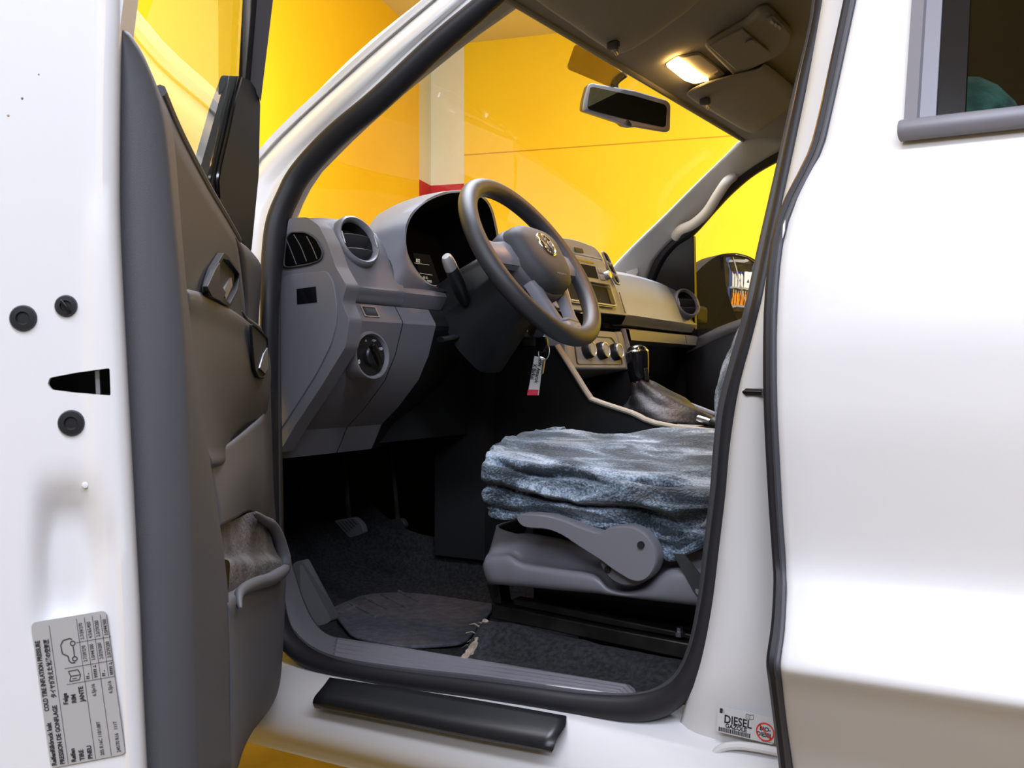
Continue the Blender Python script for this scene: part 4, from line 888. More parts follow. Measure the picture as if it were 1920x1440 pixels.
for u, v in bl:
    e0 = PY(u, v, 1.34)
    rows.append([e0+V((.02, .36, 0)), e0+V((.0, .18, 0)), e0+V((-.002, .03, 0)), PY(u+5, v, 1.285), PY(u+18, v, 1.245), PY(u+45, v, 1.225), PY(u+85, v, 1.22), PY(u+140, v, 1.225)])
g = smooth_grid(rows, 9, 8)
for r in g:
    for p in r: p += V((-.6, -.8, 0))*(.004*noise.noise(p*30)+.0016*noise.noise(p*170))
mb = MB(); mb.sheet(g); bc = mb.build('seat_cover', 'fleece', None, ang=180, sol=.006, face_cam=True)
tag(bc, 'strip of blue grey fleece cover on the backrest, seen past the centre pillar', 'seat cover')
# ================================================================= OPEN FRONT DOOR
DH = V((-1.08, 1.07, 0)); DA = V((-.48622, .39367, 0)); De = (DA-DH).normalized(); Dn = V((-De.y, De.x, 0))
DP = lambda s, w, z: DH+De*s+Dn*w+V((0, 0, z))
DS = lambda u, v, s: PP(u, v, DH+De*s, De)
DW = lambda u, v, w: PP(u, v, DH+Dn*w, Dn)
door = empty('front_door', DP(.45, -.03, .55), 'open white front door at left, grey inner trim, tyre pressure label on its edge', 'car door'); door['kind'] = 'thing'
ZV = [(50, 219), (120, 216), (250, 214), (400, 214), (550, 220), (700, 228), (850, 236), (1000, 244), (1150, 252), (1300, 258), (1480, 267)]
ext = [(-260, 235), (-150, 228), (-60, 221)]
def bump_in(u, v):
    a = max(0, 1-((u-130)/72)**2)*max(0, 1-((v-1050)/150)**2); return -.010*min(1, a*1.6)
def relief(u, v):
    k = .004/(1+math.exp(-(u-172)/4)) if True else 0
    env = 1/(1+math.exp(-(v-400)/25))*1/(1+math.exp((v-985)/18))
    return k*env*.9
rows = []
for v, ue in ext+ZV:
    r = [(ue, .893), (ue-3, .898), (ue-9, .902), (ue-16, .903)]
    for u in range(ue-24, -150, -10): r.append((u, .899+relief(u, v)+bump_in(u, v)))
    rows.append((v, r))
m = min(len(r) for _, r in rows)
# column-wise constant count
def face_row(v, ue):
    us = [ue, ue-3, ue-9, ue-16]+[ue-24-(ue-24+150)*k/32 for k in range(33)]
    out = []
    for i, u in enumerate(us):
        s = [.893, .899, .902, .9025][i] if i < 4 else .899+relief(u, v)+bump_in(u, v)
        if u < -110: s -= .00002*(u+110)**2
        out.append(DS(u, v, s))
    return out
zz = [V((v, u, 0)) for v, u in ext+ZV]; zz = cr(zz, 5)
rows = [face_row(p.x, p.y) for p in zz]
rows = [[r[0]+De*-.03+Dn*.0]+r+[r[-1]-De*.06-Dn*.004, r[-1]-De*.80-Dn*.008] for r in rows]
mb = MB(); mb.sheet(rows); shell = mb.build('door_shell', 'white_paint', door, sol=.003, face_cam=True, ang=60)
# latch opening cut through the edge
LT = rounded([DS(u, v, .93) for u, v in [(64, 722), (68, 709), (120, 699), (189, 690), (191, 744), (120, 739), (72, 733)]], .0012)
mb = MB(); mb.prism(LT, -De*.05); cut = mb.build('cutter', 'black_matte', None, smooth=False)
bo = shell.modifiers.new('cut', 'BOOLEAN'); bo.operation = 'DIFFERENCE'; bo.solver = 'EXACT'; bo.object = cut
dg = bpy.context.evaluated_depsgraph_get(); nm = bpy.data.meshes.new_from_object(shell.evaluated_get(dg))
shell.modifiers.clear(); old = shell.data; shell.data = nm; nm.name = 'door_shell'
bpy.data.objects.remove(cut); bpy.data.meshes.remove(old)
mb = MB(); c = DS(128, 718, .878); mb.box(c, (.002, .075, .05), (De, Dn, V((0, 0, 1)))); mb.build('latch', 'black_matte', shell)
mb = MB(); mb.prism([DS(u, v, .896) for u, v in [(178, 696), (186, 694), (188, 741), (180, 740)]], -De*.004); mb.build('latch_edge', 'satin_metal', shell)
mb = MB(); mb.box(DP(.46, -.072, .87), (.80, .06, .62), (De, Dn, V((0, 0, 1)))); mb.build('door_core', 'white_paint', door)
# rubber plugs
def plug(u, v, r, slot):
    c = DS(u, v, .9005); mb = MB(); mb.lathe([(r, -.004), (r, .0015), (r*.9, .003), (r*.5, .0032), (r*.42, .002), (r*.3, .002), (0, .0022)], c, De, 30); p = mb.build('edge_plug', 'black_plastic', shell, ang=50)
    if slot: mb = MB(); mb.box(c+De*.0035, (.002, r*.28, r*1.3), (De, (Dn*.8+V((0, 0, .6))).normalized(), (Dn*-.6+V((0, 0, .8))).normalized())); mb.build('plug_slot', 'gloss_black', p, bevel=.0005)
kk = .57/FPX
plug(45, 597, 25*kk, 0); plug(125, 574, 21*kk, 1); plug(135, 793, 25*kk, 0)
for u, v, r in ((160, 910, .0022), (42, 185, .0010), (16, 217, .0010), (73, 140, .0007)):
    mb = MB(); mb.lathe([(r, -.001), (r*.7, .0006), (0, .0009)], DS(u, v, .9015), De, 12); mb.build('paint_speck', 'white_paint' if r > .002 else 'torn_edge', shell)
# tyre pressure label
sL = .9025
P00, P10, P01 = DS(237, 1413, sL), DS(200, 1144, sL), DS(96, 1441, sL)
ux = (P10-P00); Lx = ux.length; ux.normalize(); uy = P01-P00; uy = uy-ux*uy.dot(ux); Ly = uy.length; uy.normalize(); nn = De.copy(); ux = (ux-nn*ux.dot(nn)).normalized(); uy = (uy-nn*uy.dot(nn)).normalized()
q = Lx/272.
mb = MB(); mb.prism(rounded([P00, P00+ux*Lx, P00+ux*Lx+uy*Ly, P00+uy*Ly], .0035), nn*.0004); tl = mb.build('tyre_label', 'label_grey', shell); tl['label'] = 'grey tyre pressure sticker with a printed table in black'
o = P00+nn*.0007; mb = MB(); T = lambda s, x, y, h, sq=1.0, b=.00012: text(mb, s, o+ux*x*q+uy*y*q, ux, uy, h*q*1.32, squash=sq, bold=b)
T('Reifenf\u00fclldruck kalt', 4, 122, 8.5, .92); T('PRESSION DE GONFLAGE', 4, 108, 8.5, .86)
T('COLD TIRE INFLATION PRESSURE', 106, 122, 8.5, .78); T('\u30bf\u30a4\u30e4\u304c\u51b7\u3048\u305f\u72b6\u614b\u306e\u7a7a\u6c17\u5727', 128, 107, 8, .8)
for i, s in enumerate(('Reifen', 'TIRE', 'PNEU')): T(s, 4, 88-14.5*i, 8.5, .9)
for i, s in enumerate(('Felge', 'RIM', 'JANTE')): T(s, 112, 88-14.5*i, 8.5, .9)
for s, x, y in (('205 R16C 110/108T', 6, 38), ('245/70 R16   111T', 6, 9), ('6.5Jx16', 118, 38), ('6.5Jx16', 118, 9), ('2.7/39/270', 184, 45), ('3.0/44/300', 184, 31), ('2.0/29/200', 184, 17), ('2.0/29/200', 184, 3), ('2.7/39/270', 226, 45), ('4.5/65/450', 226, 31), ('2.0/29/200', 226, 17), ('3.0/44/300', 226, 3)):
    T(s, x, y, 7, .78 if '/' in s and x > 100 else .84, .00003)
T('2H0 010 692 C', 222, -.5+0, 0, 1)
ln = lambda a, b, w=.8: line2d(mb, o, ux, uy, (a[0]*q, a[1]*q), (b[0]*q, b[1]*q), w*q)
for y, x0, x1 in ((102, 2, 262), (54, 2, 266), (26, 2, 266), (-.0+1, 2, 264), (40, 150, 266), (12, 150, 266)): ln((x0, y), (x1, y))
for x, y0, y1 in ((148, 1, 86), (178, 1, 86), (222, 1, 60)): ln((x, y0), (x, y1))
for i, (n, y) in enumerate(((2, 45), (5, 31), (2, 17), (5, 3))):
    for k in range(n):
        x = 153+3.4*k; ln((x, y), (x, y+6), 1.5); ln((x-1.3, y+4), (x+1.3, y+4), 1.1)
    for k in range(1 if n == 2 else 3): disc2d(mb, o, ux, uy, ((153+3.4*n+1.5+2.6*(k % 2)+1.3*(k//2))*q, (y+1+(3.2 if k == 2 else 0))*q), 1.2*q, 8)
# car outline and book pictogram
cp = [(186, 66), (186, 72), (190, 76), (200, 77), (206, 86), (222, 87), (230, 82), (232, 70), (229, 66)]
for a, b in zip(cp, cp[1:]): ln(a, b, 1.8)
ln((198, 66), (216, 66), 1.8); ring2d(mb, o, ux, uy, (193*q, 66*q), 3.2*q, 4.9*q, 18); ring2d(mb, o, ux, uy, (222*q, 66*q), 3.2*q, 4.9*q, 18)
for a, b in (((153, 63), (153, 80)), ((153, 80), (162, 77)), ((162, 77), (172, 80)), ((172, 80), (172, 63)), ((172, 63), (162, 60)), ((162, 60), (153, 63)), ((162, 77), (162, 60)), ((157, 67), (157, 75))): ln(a, b, 1.4)
mb.build('print', 'print_black', tl, smooth=False, recalc=False)
# ---- inner trim
S0 = [(219, 52), (216, 120), (214, 250), (214, 400), (220, 550), (228, 700), (236, 850), (244, 1000), (252, 1150), (258, 1300), (266, 1470)]
S1 = [(243, 62), (268, 110), (295, 220), (314, 400), (328, 550), (337, 700), (342, 850), (348, 1000), (353, 1150), (357, 1300), (362, 1470)]
S2 = [(252, 75), (288, 145), (314, 235), (331, 400), (344, 550), (356, 700), (363, 850), (369, 1000), (374, 1150), (378, 1300), (383, 1470)]
S3 = [(262, 92), (302, 185), (324, 245), (338, 400), (351, 548), (374, 740), (394, 866), (408, 965), (420, 1060), (430, 1200), (432, 1470)]
S4 = [(258, 95), (298, 188), (318, 250), (332, 402), (345, 550), (368, 740), (388, 868), (402, 968), (416, 1062), (428, 1200), (430, 1470)]
rows = [[DS(u, v, .889) for u, v in S0], [DS((a[0]*.6+b[0]*.4), (a[1]*.6+b[1]*.4), .893) for a, b in zip(S0, S1)], [DS(u, v, .886) for u, v in S1], [DS(u, v, .87) for u, v in S2], [DS(u, v, .80) for u, v in S3], [DS(u, v, .74) for u, v in S4]]
patch('rear_trim', rows, 'grey_plastic_dark', door, 4, 4, sol=.003, ang=60)
UO = DP(.78, .011, 0); Un = (DP(.1, .021, 0)-UO).normalized(); Un = V((-Un.y, Un.x, 0)); Un = Un if Un.dot(Dn) > 0 else -Un
PU = lambda u, v, off=0: PP(u, v, UO+Un*off, Un)
bel = [(300, 170), (322, 222), (345, 270), (385, 345), (425, 412), (447, 450)]
low = [(325, 590), (340, 600), (360, 610), (395, 620), (435, 630), (468, 640)]
T_ = resample([PU(u, v) for u, v in bel], 12); B_ = resample([PU(u, v) for u, v in low], 12)
patch('upper_trim', [T_, [a.lerp(b, .5) for a, b in zip(T_, B_)], B_], 'trim_panel', door, 3, 1, sol=.012)
mb = MB(); mb.tube(cr([PU(u, v, -.002) for u, v in bel], 4), .0042, 8); mb.build('belt_edge', 'door_plastic', door)
rows = [[PU(441, 446), PU(449, 470, .001), PU(456, 520, .001), PU(461, 570, .001), PU(462, 640, .001)], [DS(470, 470, .09), DS(487, 495, .075), DS(486, 540, .075), DS(481, 600, .075), DS(480, 650, .075)], [DS(474, 485, .03), DS(489, 500, .03), DS(489, 540, .03), DS(485, 600, .03), DS(484, 650, .03)]]
patch('front_trim', rows, 'door_plastic', door, 3, 3, sol=.004)
# inner release handle
HB = [(408, 473), (417, 480), (440, 514), (436, 542), (421, 574), (412, 572), (376, 552), (379, 532), (389, 503)]
hb_ = rounded([PU(u, v, .001) for u, v in HB], .01)
mb = MB(); inn = ring_prism(mb, hb_, .006, Un*.006); hbz = mb.build('handle_bezel', 'mirror_black', door, bevel=.0015)
mb = MB(); mb.prism(inn, Un*.001); mb.build('handle_cavity', 'black_matte', hbz)
mb = MB(); P = [PU(413, 492, .009), PU(404, 505, .009), PU(389, 538, .008), PU(398, 556, .008), PU(417, 566, .008), PU(424, 548, .004), PU(412, 530, .003)]
mb.prism(rounded(P, .004), -Un*.004); mb.build('release_lever', 'black_plastic', hbz, bevel=.0015)
mb = MB(); mb.prism([PU(419, 545, .004), PU(434, 520, .004), PU(436, 535, .004), PU(424, 562, .004)], -Un*.002); mb.build('lever_tip', 'satin_metal', hbz)
# armrest with pull cup
cols = [([(346, 543), (349, 600), (357, 660), (367, 720), (377, 790), (386, 840), (393, 874)], .77), ([(385, 552), (392, 610), (398, 670), (402, 730), (405, 790), (409, 840), (411, 874)], .62), ([(430, 578), (436, 630), (440, 680), (440, 740), (436, 790), (430, 838), (424, 866)], .45),
        ([(462, 600), (470, 640), (474, 690), (472, 740), (462, 792), (450, 828), (438, 850)], .32), ([(486, 619), (497, 660), (500, 700), (496, 752), (484, 795), (469, 822), (452, 840)], .22), ([(493, 629), (505, 665), (508, 705), (503, 762), (489, 802), (473, 826), (455, 842)], .15),
        ([(486, 632), (498, 668), (501, 708), (496, 760), (484, 796), (470, 820), (453, 836)], .09)]
rows = [[DS(u, v, s) for u, v in c] for c, s in cols]
rows = [[r[0]-Dn*.035+V((0, 0, .002))]+r+[r[-1]-Dn*.03+V((0, 0, -.004))] for r in rows]
arm = patch('armrest', rows, 'grey_plastic_dark', door, 5, 5, sol=.003, ang=70)
PCu = [(453, 607), (462, 610), (486, 634), (487, 660), (485, 692), (479, 710), (468, 709), (460, 694), (456, 655)]
sv_ = lambda u: .36-(u-453)/35*.13
pc = rounded([DS(u, v, sv_(u))+Dn*.008 for u, v in PCu], .006)
mb = MB(); inn = ring_prism(mb, pc, .0028, Dn*.003); pcup = mb.build('pull_cup', 'mirror_black', arm, bevel=.001)
mb = MB(); mb.prism(inn, Dn*.0012); mb.build('cup_recess', 'black_matte', pcup)
mb = MB(); mb.prism([DS(u, v, sv_(u))+Dn*.0100 for u, v in [(476, 664), (484, 652), (485, 690), (479, 700), (468, 690)]], Dn*.0015); mb.build('cup_window', 'satin_metal', pcup)
mb = MB(); mb.tube([DS(u, v, sv_(u)-.02)+Dn*.002 for u, v in [(450, 583), (458, 598), (468, 606), (482, 616), (490, 628)]], [.001, .0025, .0035, .0035, .002], 8); mb.build('armrest_seam', 'door_plastic', arm)
# lower panel, pocket
cols = [([(390, 850), (402, 910), (410, 950), (413, 986)], .70), ([(418, 840), (434, 890), (440, 930), (440, 973)], .52), ([(470, 800), (478, 870), (476, 925), (470, 960)], .36), ([(498, 770), (503, 860), (505, 930), (502, 984)], .17), ([(507, 720), (511, 850), (514, 930), (520, 1010)], .10), ([(500, 720), (504, 850), (507, 930), (513, 1012)], .04)]
rows = [[DS(u, v, s) for u, v in c] for c, s in cols]
patch('lower_trim', rows, 'door_plastic', door, 5, 5, sol=.003, ang=70)
rows = [[DS(u, v, s)+Dn*.004 for u, v, s in r] for r in [[(400, 990, .58), (436, 973, .46), (467, 960, .38), (490, 970, .30), (508, 984, .24)], [(404, 1020, .58), (440, 1010, .46), (468, 1002, .38), (496, 1004, .30), (516, 1014, .24)], [(408, 1046, .58), (444, 1040, .46), (470, 1036, .38), (500, 1036, .31), (520, 1040, .25)], [(412, 1062, .585), (446, 1062, .47), (472, 1058, .39), (502, 1056, .32), (522, 1056, .26)], [(416, 1150, .58), (450, 1130, .47), (474, 1112, .39), (502, 1100, .32), (522, 1080, .26)]]]
for r in rows[3:4]:
    for p in r: p += Dn*.005
g = smooth_grid(rows, 7, 7)
for r in g:
    for p in r: p += Dn*(.0015*noise.noise(p*60))
mb = MB(); mb.sheet(g); mb.build('pocket_lining', 'pocket_felt', door, ang=180, face_cam=True)
rp = [(466, 962, .42), (484, 975, .34), (500, 985, .30), (511, 1005, .28), (519, 1030, .27), (524, 1052, .27), (520, 1070, .28), (506, 1081, .33), (492, 1088, .38), (470, 1094, .46), (450, 1102, .52), (437, 1112, .57), (434, 1124, .60), (437, 1142, .62)]
mb = MB(); P = cr([DS(u, v, s)+Dn*.006 for u, v, s in rp], 4); n = len(P); mb.tube(P, [.0015+.0065*math.sin(PI*min(1, max(0, (k/n)*1.02))**.8)**.7 for k in range(n)], 12); mb.build('pocket_rim', 'door_plastic', door)
cols = [([(428, 1130), (431, 1170), (434, 1230), (436, 1290), (434, 1370), (430, 1470)], .80), ([(437, 1120), (440, 1165), (444, 1230), (446, 1290), (444, 1370), (436, 1460)], .62), ([(470, 1098), (474, 1150), (474, 1220), (472, 1285), (464, 1350), (446, 1440)], .48), ([(508, 1086), (512, 1140), (510, 1220), (504, 1290), (486, 1345), (458, 1400)], .34), ([(528, 1062), (531, 1130), (527, 1220), (520, 1288), (502, 1330), (470, 1372)], .24), ([(533, 1058), (534, 1130), (530, 1220), (523, 1288), (506, 1328), (474, 1370)], .16), ([(524, 1060), (525, 1130), (521, 1220), (514, 1286), (498, 1322), (466, 1366)], .06)]
rows = [[DS(u, v, s) for u, v in c] for c, s in cols]
rows = [[r[0]-Dn*.02+V((0, 0, .001))]+r for r in rows]
patch('map_pocket', rows, 'door_plastic', door, 5, 5, sol=.003, ang=70)
# window: glass, front post, mirror sail, rear post
gw = lambda z: -.020+(z-1.2)*.12
mb = MB(); zs = [1.17, 1.3, 1.45, 1.6, 1.75]; mb.sheet([[DP(s, gw(z)-.006*math.sin(PI*(s-.08)/.8), z) for s in [.10+.78*k/8 for k in range(9)]] for z in zs]); mb.build('door_glass', 'door_glass', door)
mb = MB(); mb.loft([[DS(447, 150, .135), DS(469, 155, .11), DS(470, 155, .09), DS(468, 160, .06), DS(450, 150, .09)], [DS(455, 0, .19), DS(482, 0, .16), DS(482.5, 0, .155), DS(480, 0, .11), DS(456, 0, .14)], [DS(463, -160, .25), DS(493, -160, .22), DS(493.5, -160, .215), DS(490, -160, .17), DS(464, -160, .2)]]); mb.build('window_frame', 'gloss_black', door)
mb = MB(); mb.loft([[DS(468, 152, .10), DS(489, 190, .085), DS(488, 190, .05), DS(470, 155, .07)], [DS(482, 0, .16), DS(512, 0, .145), DS(511, 0, .11), DS(484, 0, .12)], [DS(493, -160, .22), DS(535, -160, .205), DS(534, -160, .17), DS(495, -160, .19)]]); mb.build('window_frame', 'frame_grey', door)
su = lambda u: .075+(489-u)/100*.20
SA = [(447, 142), (470, 150), (482, 168), (489, 192), (486, 330), (472, 474), (463, 470), (405, 376), (388, 345), (402, 290), (425, 205)]
sp_ = rounded([DS(u, v, su(u)) for u, v in SA], .006)
mb = MB(); mb.prism(sp_, -Dn*.022); sail = mb.build('mirror_sail', 'sail_black', door, bevel=.002)
mb = MB(); mb.tube([DS(u, v, su(u))+Dn*.002 for u, v in [(447, 146), (436, 185), (420, 260), (408, 310), (403, 340), (405, 372)]], .0035, 8); mb.build('sail_seal', 'gloss_black', sail)
mb = MB(); mb.loft([[DP(s, gw(z)+w, z) for s, w in ((.86, .01), (.90, .01), (.90, -.05), (.86, -.05))] for z in (1.2, 1.45, 1.75)]); mb.build('rear_post', 'white_paint', door)
mb = MB(); mb.tube(cr([DS(512, -158, .21), DP(.30, gw(1.72), 1.715), DP(.55, gw(1.76)-.01, 1.765), DP(.80, gw(1.76)-.01, 1.77), DP(.885, gw(1.75)-.02, 1.745)], 5), .022, 10); mb.build('frame_top', 'rubber', door)
# ================================================================= REAR DOOR (driver side)
rd = empty('cab_door', (.05, 1.0, .6), 'closed white rear door with black edge seal and dark tinted window at right', 'car door'); rd['kind'] = 'thing'
EDG = [(1615, -60), (1600, 0), (1570, 140), (1543, 262), (1536, 285), (1505, 330), (1480, 390), (1463, 450), (1454, 530), (1451, 620), (1450, 720), (1454, 820), (1458, 900), (1463, 1000), (1468, 1080), (1470, 1130), (1464, 1200), (1457, 1255), (1462, 1300), (1472, 1380), (1482, 1460), (1490, 1540)]
PROF = [(1.62, 1.155), (1.45, 1.095), (1.285, 1.035), (1.22, 1.012), (1.15, .990), (1.08, .976), (1.0, .973), (.92, .981), (.875, .986), (.855, .985), (.84, .978), (.82, .962), (.79, .938), (.780, .932), (.774, .930), (.768, .934), (.755, .944), (.72, .964), (.66, 1.0), (.55, 1.045), (.45, 1.08)]
def dY(z):
    for (a, ya), (b, yb) in zip(PROF, PROF[1:]):
        if b <= z <= a: return yb+(ya-yb)*(z-b)/(a-b)
    return PROF[0][1] if z > PROF[0][0] else PROF[-1][1]
def PD(u, v, off=0):
    Y = 1.0
    for _ in range(25):
        p = PY(u, v, Y+off); Y = .5*Y+.5*dY(p.z)
    return PY(u, v, Y+off)
edge3 = [PD(u, v) for u, v in EDG]
def eX(z):
    for a, b in zip(edge3, edge3[1:]):
        lo, hi = min(a.z, b.z), max(a.z, b.z)
        if lo <= z <= hi: t = (z-a.z)/((b.z-a.z) or 1e-6); return a.x+(b.x-a.x)*t
    return edge3[0].x if z > edge3[0].z else edge3[-1].x
w0 = PD(1700, 246); WZ, WX = w0.z, w0.x
print('REAR window', WX, WZ, [tuple(round(c, 3) for c in e) for e in edge3[::4]])
zs = []
for (a, ya), (b, yb) in zip(PROF, PROF[1:]):
    n = max(2, int((a-b)/.02)); zs += [a-(a-b)*k/n for k in range(n)]
zs.append(PROF[-1][0]); zs = sorted(set([round(z, 4) for z in zs if abs(z-WZ) > .004]+[WZ]), reverse=True)
# smooth the profile a little, keeping the crease
def sY(z):
    h = .012 if z > .80 else .004
    return (dY(z-h)+2*dY(z)+dY(z+h))/4
cols = lambda z: [eX(z), eX(z)+.004, eX(z)+.010]+[eX(z)+.010+(WX-eX(z)-.010)*t for t in (.25, .5, .75, 1)]+[WX+.12*k for k in range(1, 8)]
mb = MB(); g = []
for z in zs:
    r = []
    for j, x in enumerate(cols(z)):
        crn = -.004*((x-.2)/.5)**2*0
        r.append(V((x, sY(z)+(.006 if j == 0 else .0015 if j == 1 else 0)+crn, z)))
    g.append([r[0]+V((.004, .028, 0))]+r)
n = len(g[0]); fs = []
for i in range(len(g)-1):
    for j in range(n-1):
        if j >= 7 and zs[i] > WZ+1e-6 and zs[i] < 1.60: continue
        a = i*n+j; fs.append((a, a+1, a+n+1, a+n))
mb.add([p for r in g for p in r], fs); mb.build('door_skin', 'white_paint', rd, face_cam=True, ang=60)
ep = cr([V((eX(z)-.006, sY(z)+.014, z)) for z in zs[::3]], 3)
mb = MB(); mb.tube(ep, .0085, 10, ref=(1, 0, 0), sq=(.9, 1.4)); es = mb.build('edge_seal', 'rubber', rd)
ep = cr([V((eX(z)-.001, sY(z)+.003, z)) for z in zs[::3]], 3)
mb = MB(); mb.tube(ep, .0032, 8, ref=(1, 0, 0)); mb.build('seal_lip', 'rubber_grey', es)
mb = MB(); mb.prism([PD(1468, 422, -.006), PD(1472, 412, -.006), PD(1471, 432, -.006), PD(1467, 446, -.006)], V((0, .002, 0))); mb.build('paint_chip', 'white_paint', es)
# window: frame strips and glass
fy = lambda z: sY(z)-.006
mb = MB()
mb.loft([[V((WX-.002, fy(z)+.012, z)), V((WX-.002, fy(z)-.002, z)), V((WX+.010, fy(z)-.004, z)), V((WX+.012, fy(z), z)), V((WX+.026, fy(z)+.002, z)), V((WX+.027, fy(z)+.012, z))] for z in [WZ-.004, WZ+.05, WZ+.12, WZ+.2, 1.60]])
wf = mb.build('window_frame', 'frame_grey', rd, ang=20)
mb = MB(); mb.loft([[V((WX+.027, fy(z)+.004, z)), V((WX+.050, fy(z)+.014, z)), V((WX+.050, fy(z)+.024, z)), V((WX+.027, fy(z)+.02, z))] for z in [WZ, WZ+.12, 1.60]]); mb.build('glass_run', 'gloss_black', wf)
mb = MB(); mb.tube([V((WX-.004, fy(WZ)-.003, WZ-.001))]+[V((WX+.06*k, fy(WZ)-.004+.0*k, WZ-.001)) for k in range(0, 14)], .0105, 10, ref=(0, 0, 1), sq=(1, .8)); mb.build('belt_strip', 'frame_grey', wf)
mb = MB(); mb.sheet([[V((WX+.045+.1*k, sY(z)+.012, z)) for k in range(9)] for z in [WZ-.02, WZ+.1, WZ+.2, 1.60]]); mb.build('window_glass', 'tint_glass', rd)
mb = MB(); mb.box((.25, 1.14, .95), (.9, .10, .62)); mb.build('inner_trim', 'grey_plastic_dark', rd)
# rear bench head restraint seen through that window
bench = empty('bench_seat', (.45, 1.55, .62), 'rear seat with a teal fleece headrest, seen through the tinted rear window', 'seat')
hc = PY(1850, 225, 1.36)
mb = MB(); 
rings = []
for k in range(13):
    t = -1+k/6; y = .17*t; sc_ = max(.02, (1-abs(t)**4))**.5
    rings.append([V((hc.x-.03+math.cos(a)*.075*sc_, hc.y+.06+y*.75, hc.z-.030+math.sin(a)*.09*sc_)) for a in [2*PI*j/20 for j in range(20)]])
mb.loft(rings); mb.build('headrest', 'headrest_teal', bench)
mb = MB(); mb.box((hc.x+.14, 1.62, .98), (.12, .60, .58)); mb.build('backrest', 'black_matte', bench, bevel=.03)
# ================================================================= PASSENGER DOOR
pd = empty('passenger_door', (-.75, 2.68, .6), 'far passenger door seen from inside, dark trim below its window', 'car door'); pd['kind'] = 'thing'
bt = [(1285, 642), (1303, 633), (1350, 612), (1400, 594), (1450, 580), (1520, 560)]
rows = [[PR(u, v, .03) for u, v in bt], [PR(u, v+8, -.02) for u, v in bt], [PR(u, v+24, -.03) for u, v in bt]]
patch('belt_rail', rows, 'grey_plastic_dark', pd, 3, 3, sol=.004)
b3 = [PR(u, v+22, -.03) for u, v in bt]
mb = MB(); mb.sheet([b3, [V((p.x, p.y+.01, .95)) for p in b3], [V((p.x, p.y, .62)) for p in b3]]); 
pt = mb.build('trim_panel', 'black_plastic', pd, sol=.03, face_cam=True)
e0 = b3[0]; mb = MB(); mb.box((-1.02, 2.69, .88), (.30, .03, .56)); mb.build('trim_front', 'black_plastic', pd)
qc = [PR(u, v, .01) for u, v in [(1200, 560), (1212, 528), (1220, 499), (1238, 473), (1264, 447), (1300, 440), (1302, 540), (1303, 680), (1200, 690)]]
mb = MB(); mb.prism(rounded(qc, .006), V((0, .02, 0))); mb.build('quarter_cover', 'black_plastic', pd, bevel=.002)
fp = cr([PR(u, v, .012) for u, v in [(1221, 528), (1238, 488), (1264, 456), (1296, 434), (1336, 390), (1366, 358), (1403, 326), (1440, 303), (1478, 285), (1540, 262)]], 4)
mb = MB(); mb.tube(fp, .0125, 10, ref=(0, 1, 0), sq=(1.6, 1)); mb.build('window_frame', 'rubber', pd)
mb = MB(); gq = [(1300, 645), (1300, 440), (1372, 352), (1478, 282), (1560, 260), (1560, 560)]
P = [PR(u, v, .03) for u, v in gq]; mb.add(P, [tuple(range(len(P)))]); mb.build('window_glass', 'clear_glass', pd, smooth=False)
# passenger side mirror with its glass
pm = empty('door_mirror', PY(1340, 600, 2.86), 'black exterior mirror outside the passenger window reflecting a blue storage rack', 'mirror')
mY = 2.94
OUT = [(1296, 645), (1297, 520), (1316, 500), (1335, 485), (1352, 476), (1380, 474), (1404, 480), (1424, 492), (1436, 508), (1440, 545), (1432, 585), (1420, 612), (1345, 640)]
F = [PY(u, v, 2.84+.0025*(u-1300)) for u, v in OUT]
F = rounded(F, .02, 3); cF = sum(F, V())/len(F)
bk = V((-.11, .02, 0))
# the glass sees the rack: choose its tilt from the two ray directions
mc = PY(1392, 530, 2.84+.0025*92)
RACK = V((3.6, 4.15, 0))
vi = (mc-CAM).normalized(); vo = (V((RACK.x-.05, RACK.y+.1, 1.35))-mc).normalized(); mn = (vo-vi).normalized()
mb = MB(); mb.loft([F, [cF.lerp(p, .98)+bk*.15 for p in F], [cF.lerp(p, .92)+bk*.55 for p in F], [cF.lerp(p, .7)+bk*.9 for p in F], [cF.lerp(p, .2)+bk*1.05 for p in F]], True, True); hs = mb.build('housing', 'mirror_black', pm, ang=60)
GL = [(1356, 482), (1380, 480), (1402, 485), (1418, 496), (1427, 512), (1430, 545), (1425, 580), (1415, 606), (1366, 606), (1358, 580), (1354, 540)]
G = rounded([PP(u, v, mc+mn*.019, mn) for u, v in GL], .008); gc = sum(G, V())/len(G)
rings = [[(gc+(p-gc)*t)-mn*(((p-gc)*t).length**2/(2*1.15)) for p in G] for t in (.02, .12, .25, .4, .55, .7, .85, 1.0)]
mb = MB(); mb.loft(rings+[[p-mn*.006 for p in rings[-1]]]); mb.build('mirror_glass', 'mirror', pm, ang=80)
mb = MB(); mb.tube([p for p in rounded([cc.lerp(gc, -.03)-mn*.006 for cc in G], .01)], .005, 8, True); mb.build('glass_surround', 'gloss_black', pm)
mb = MB(); mb.box(PY(1302, 590, 2.80), (.05, .10, .05)); mb.build('mount_arm', 'mirror_black', pm, bevel=.01)
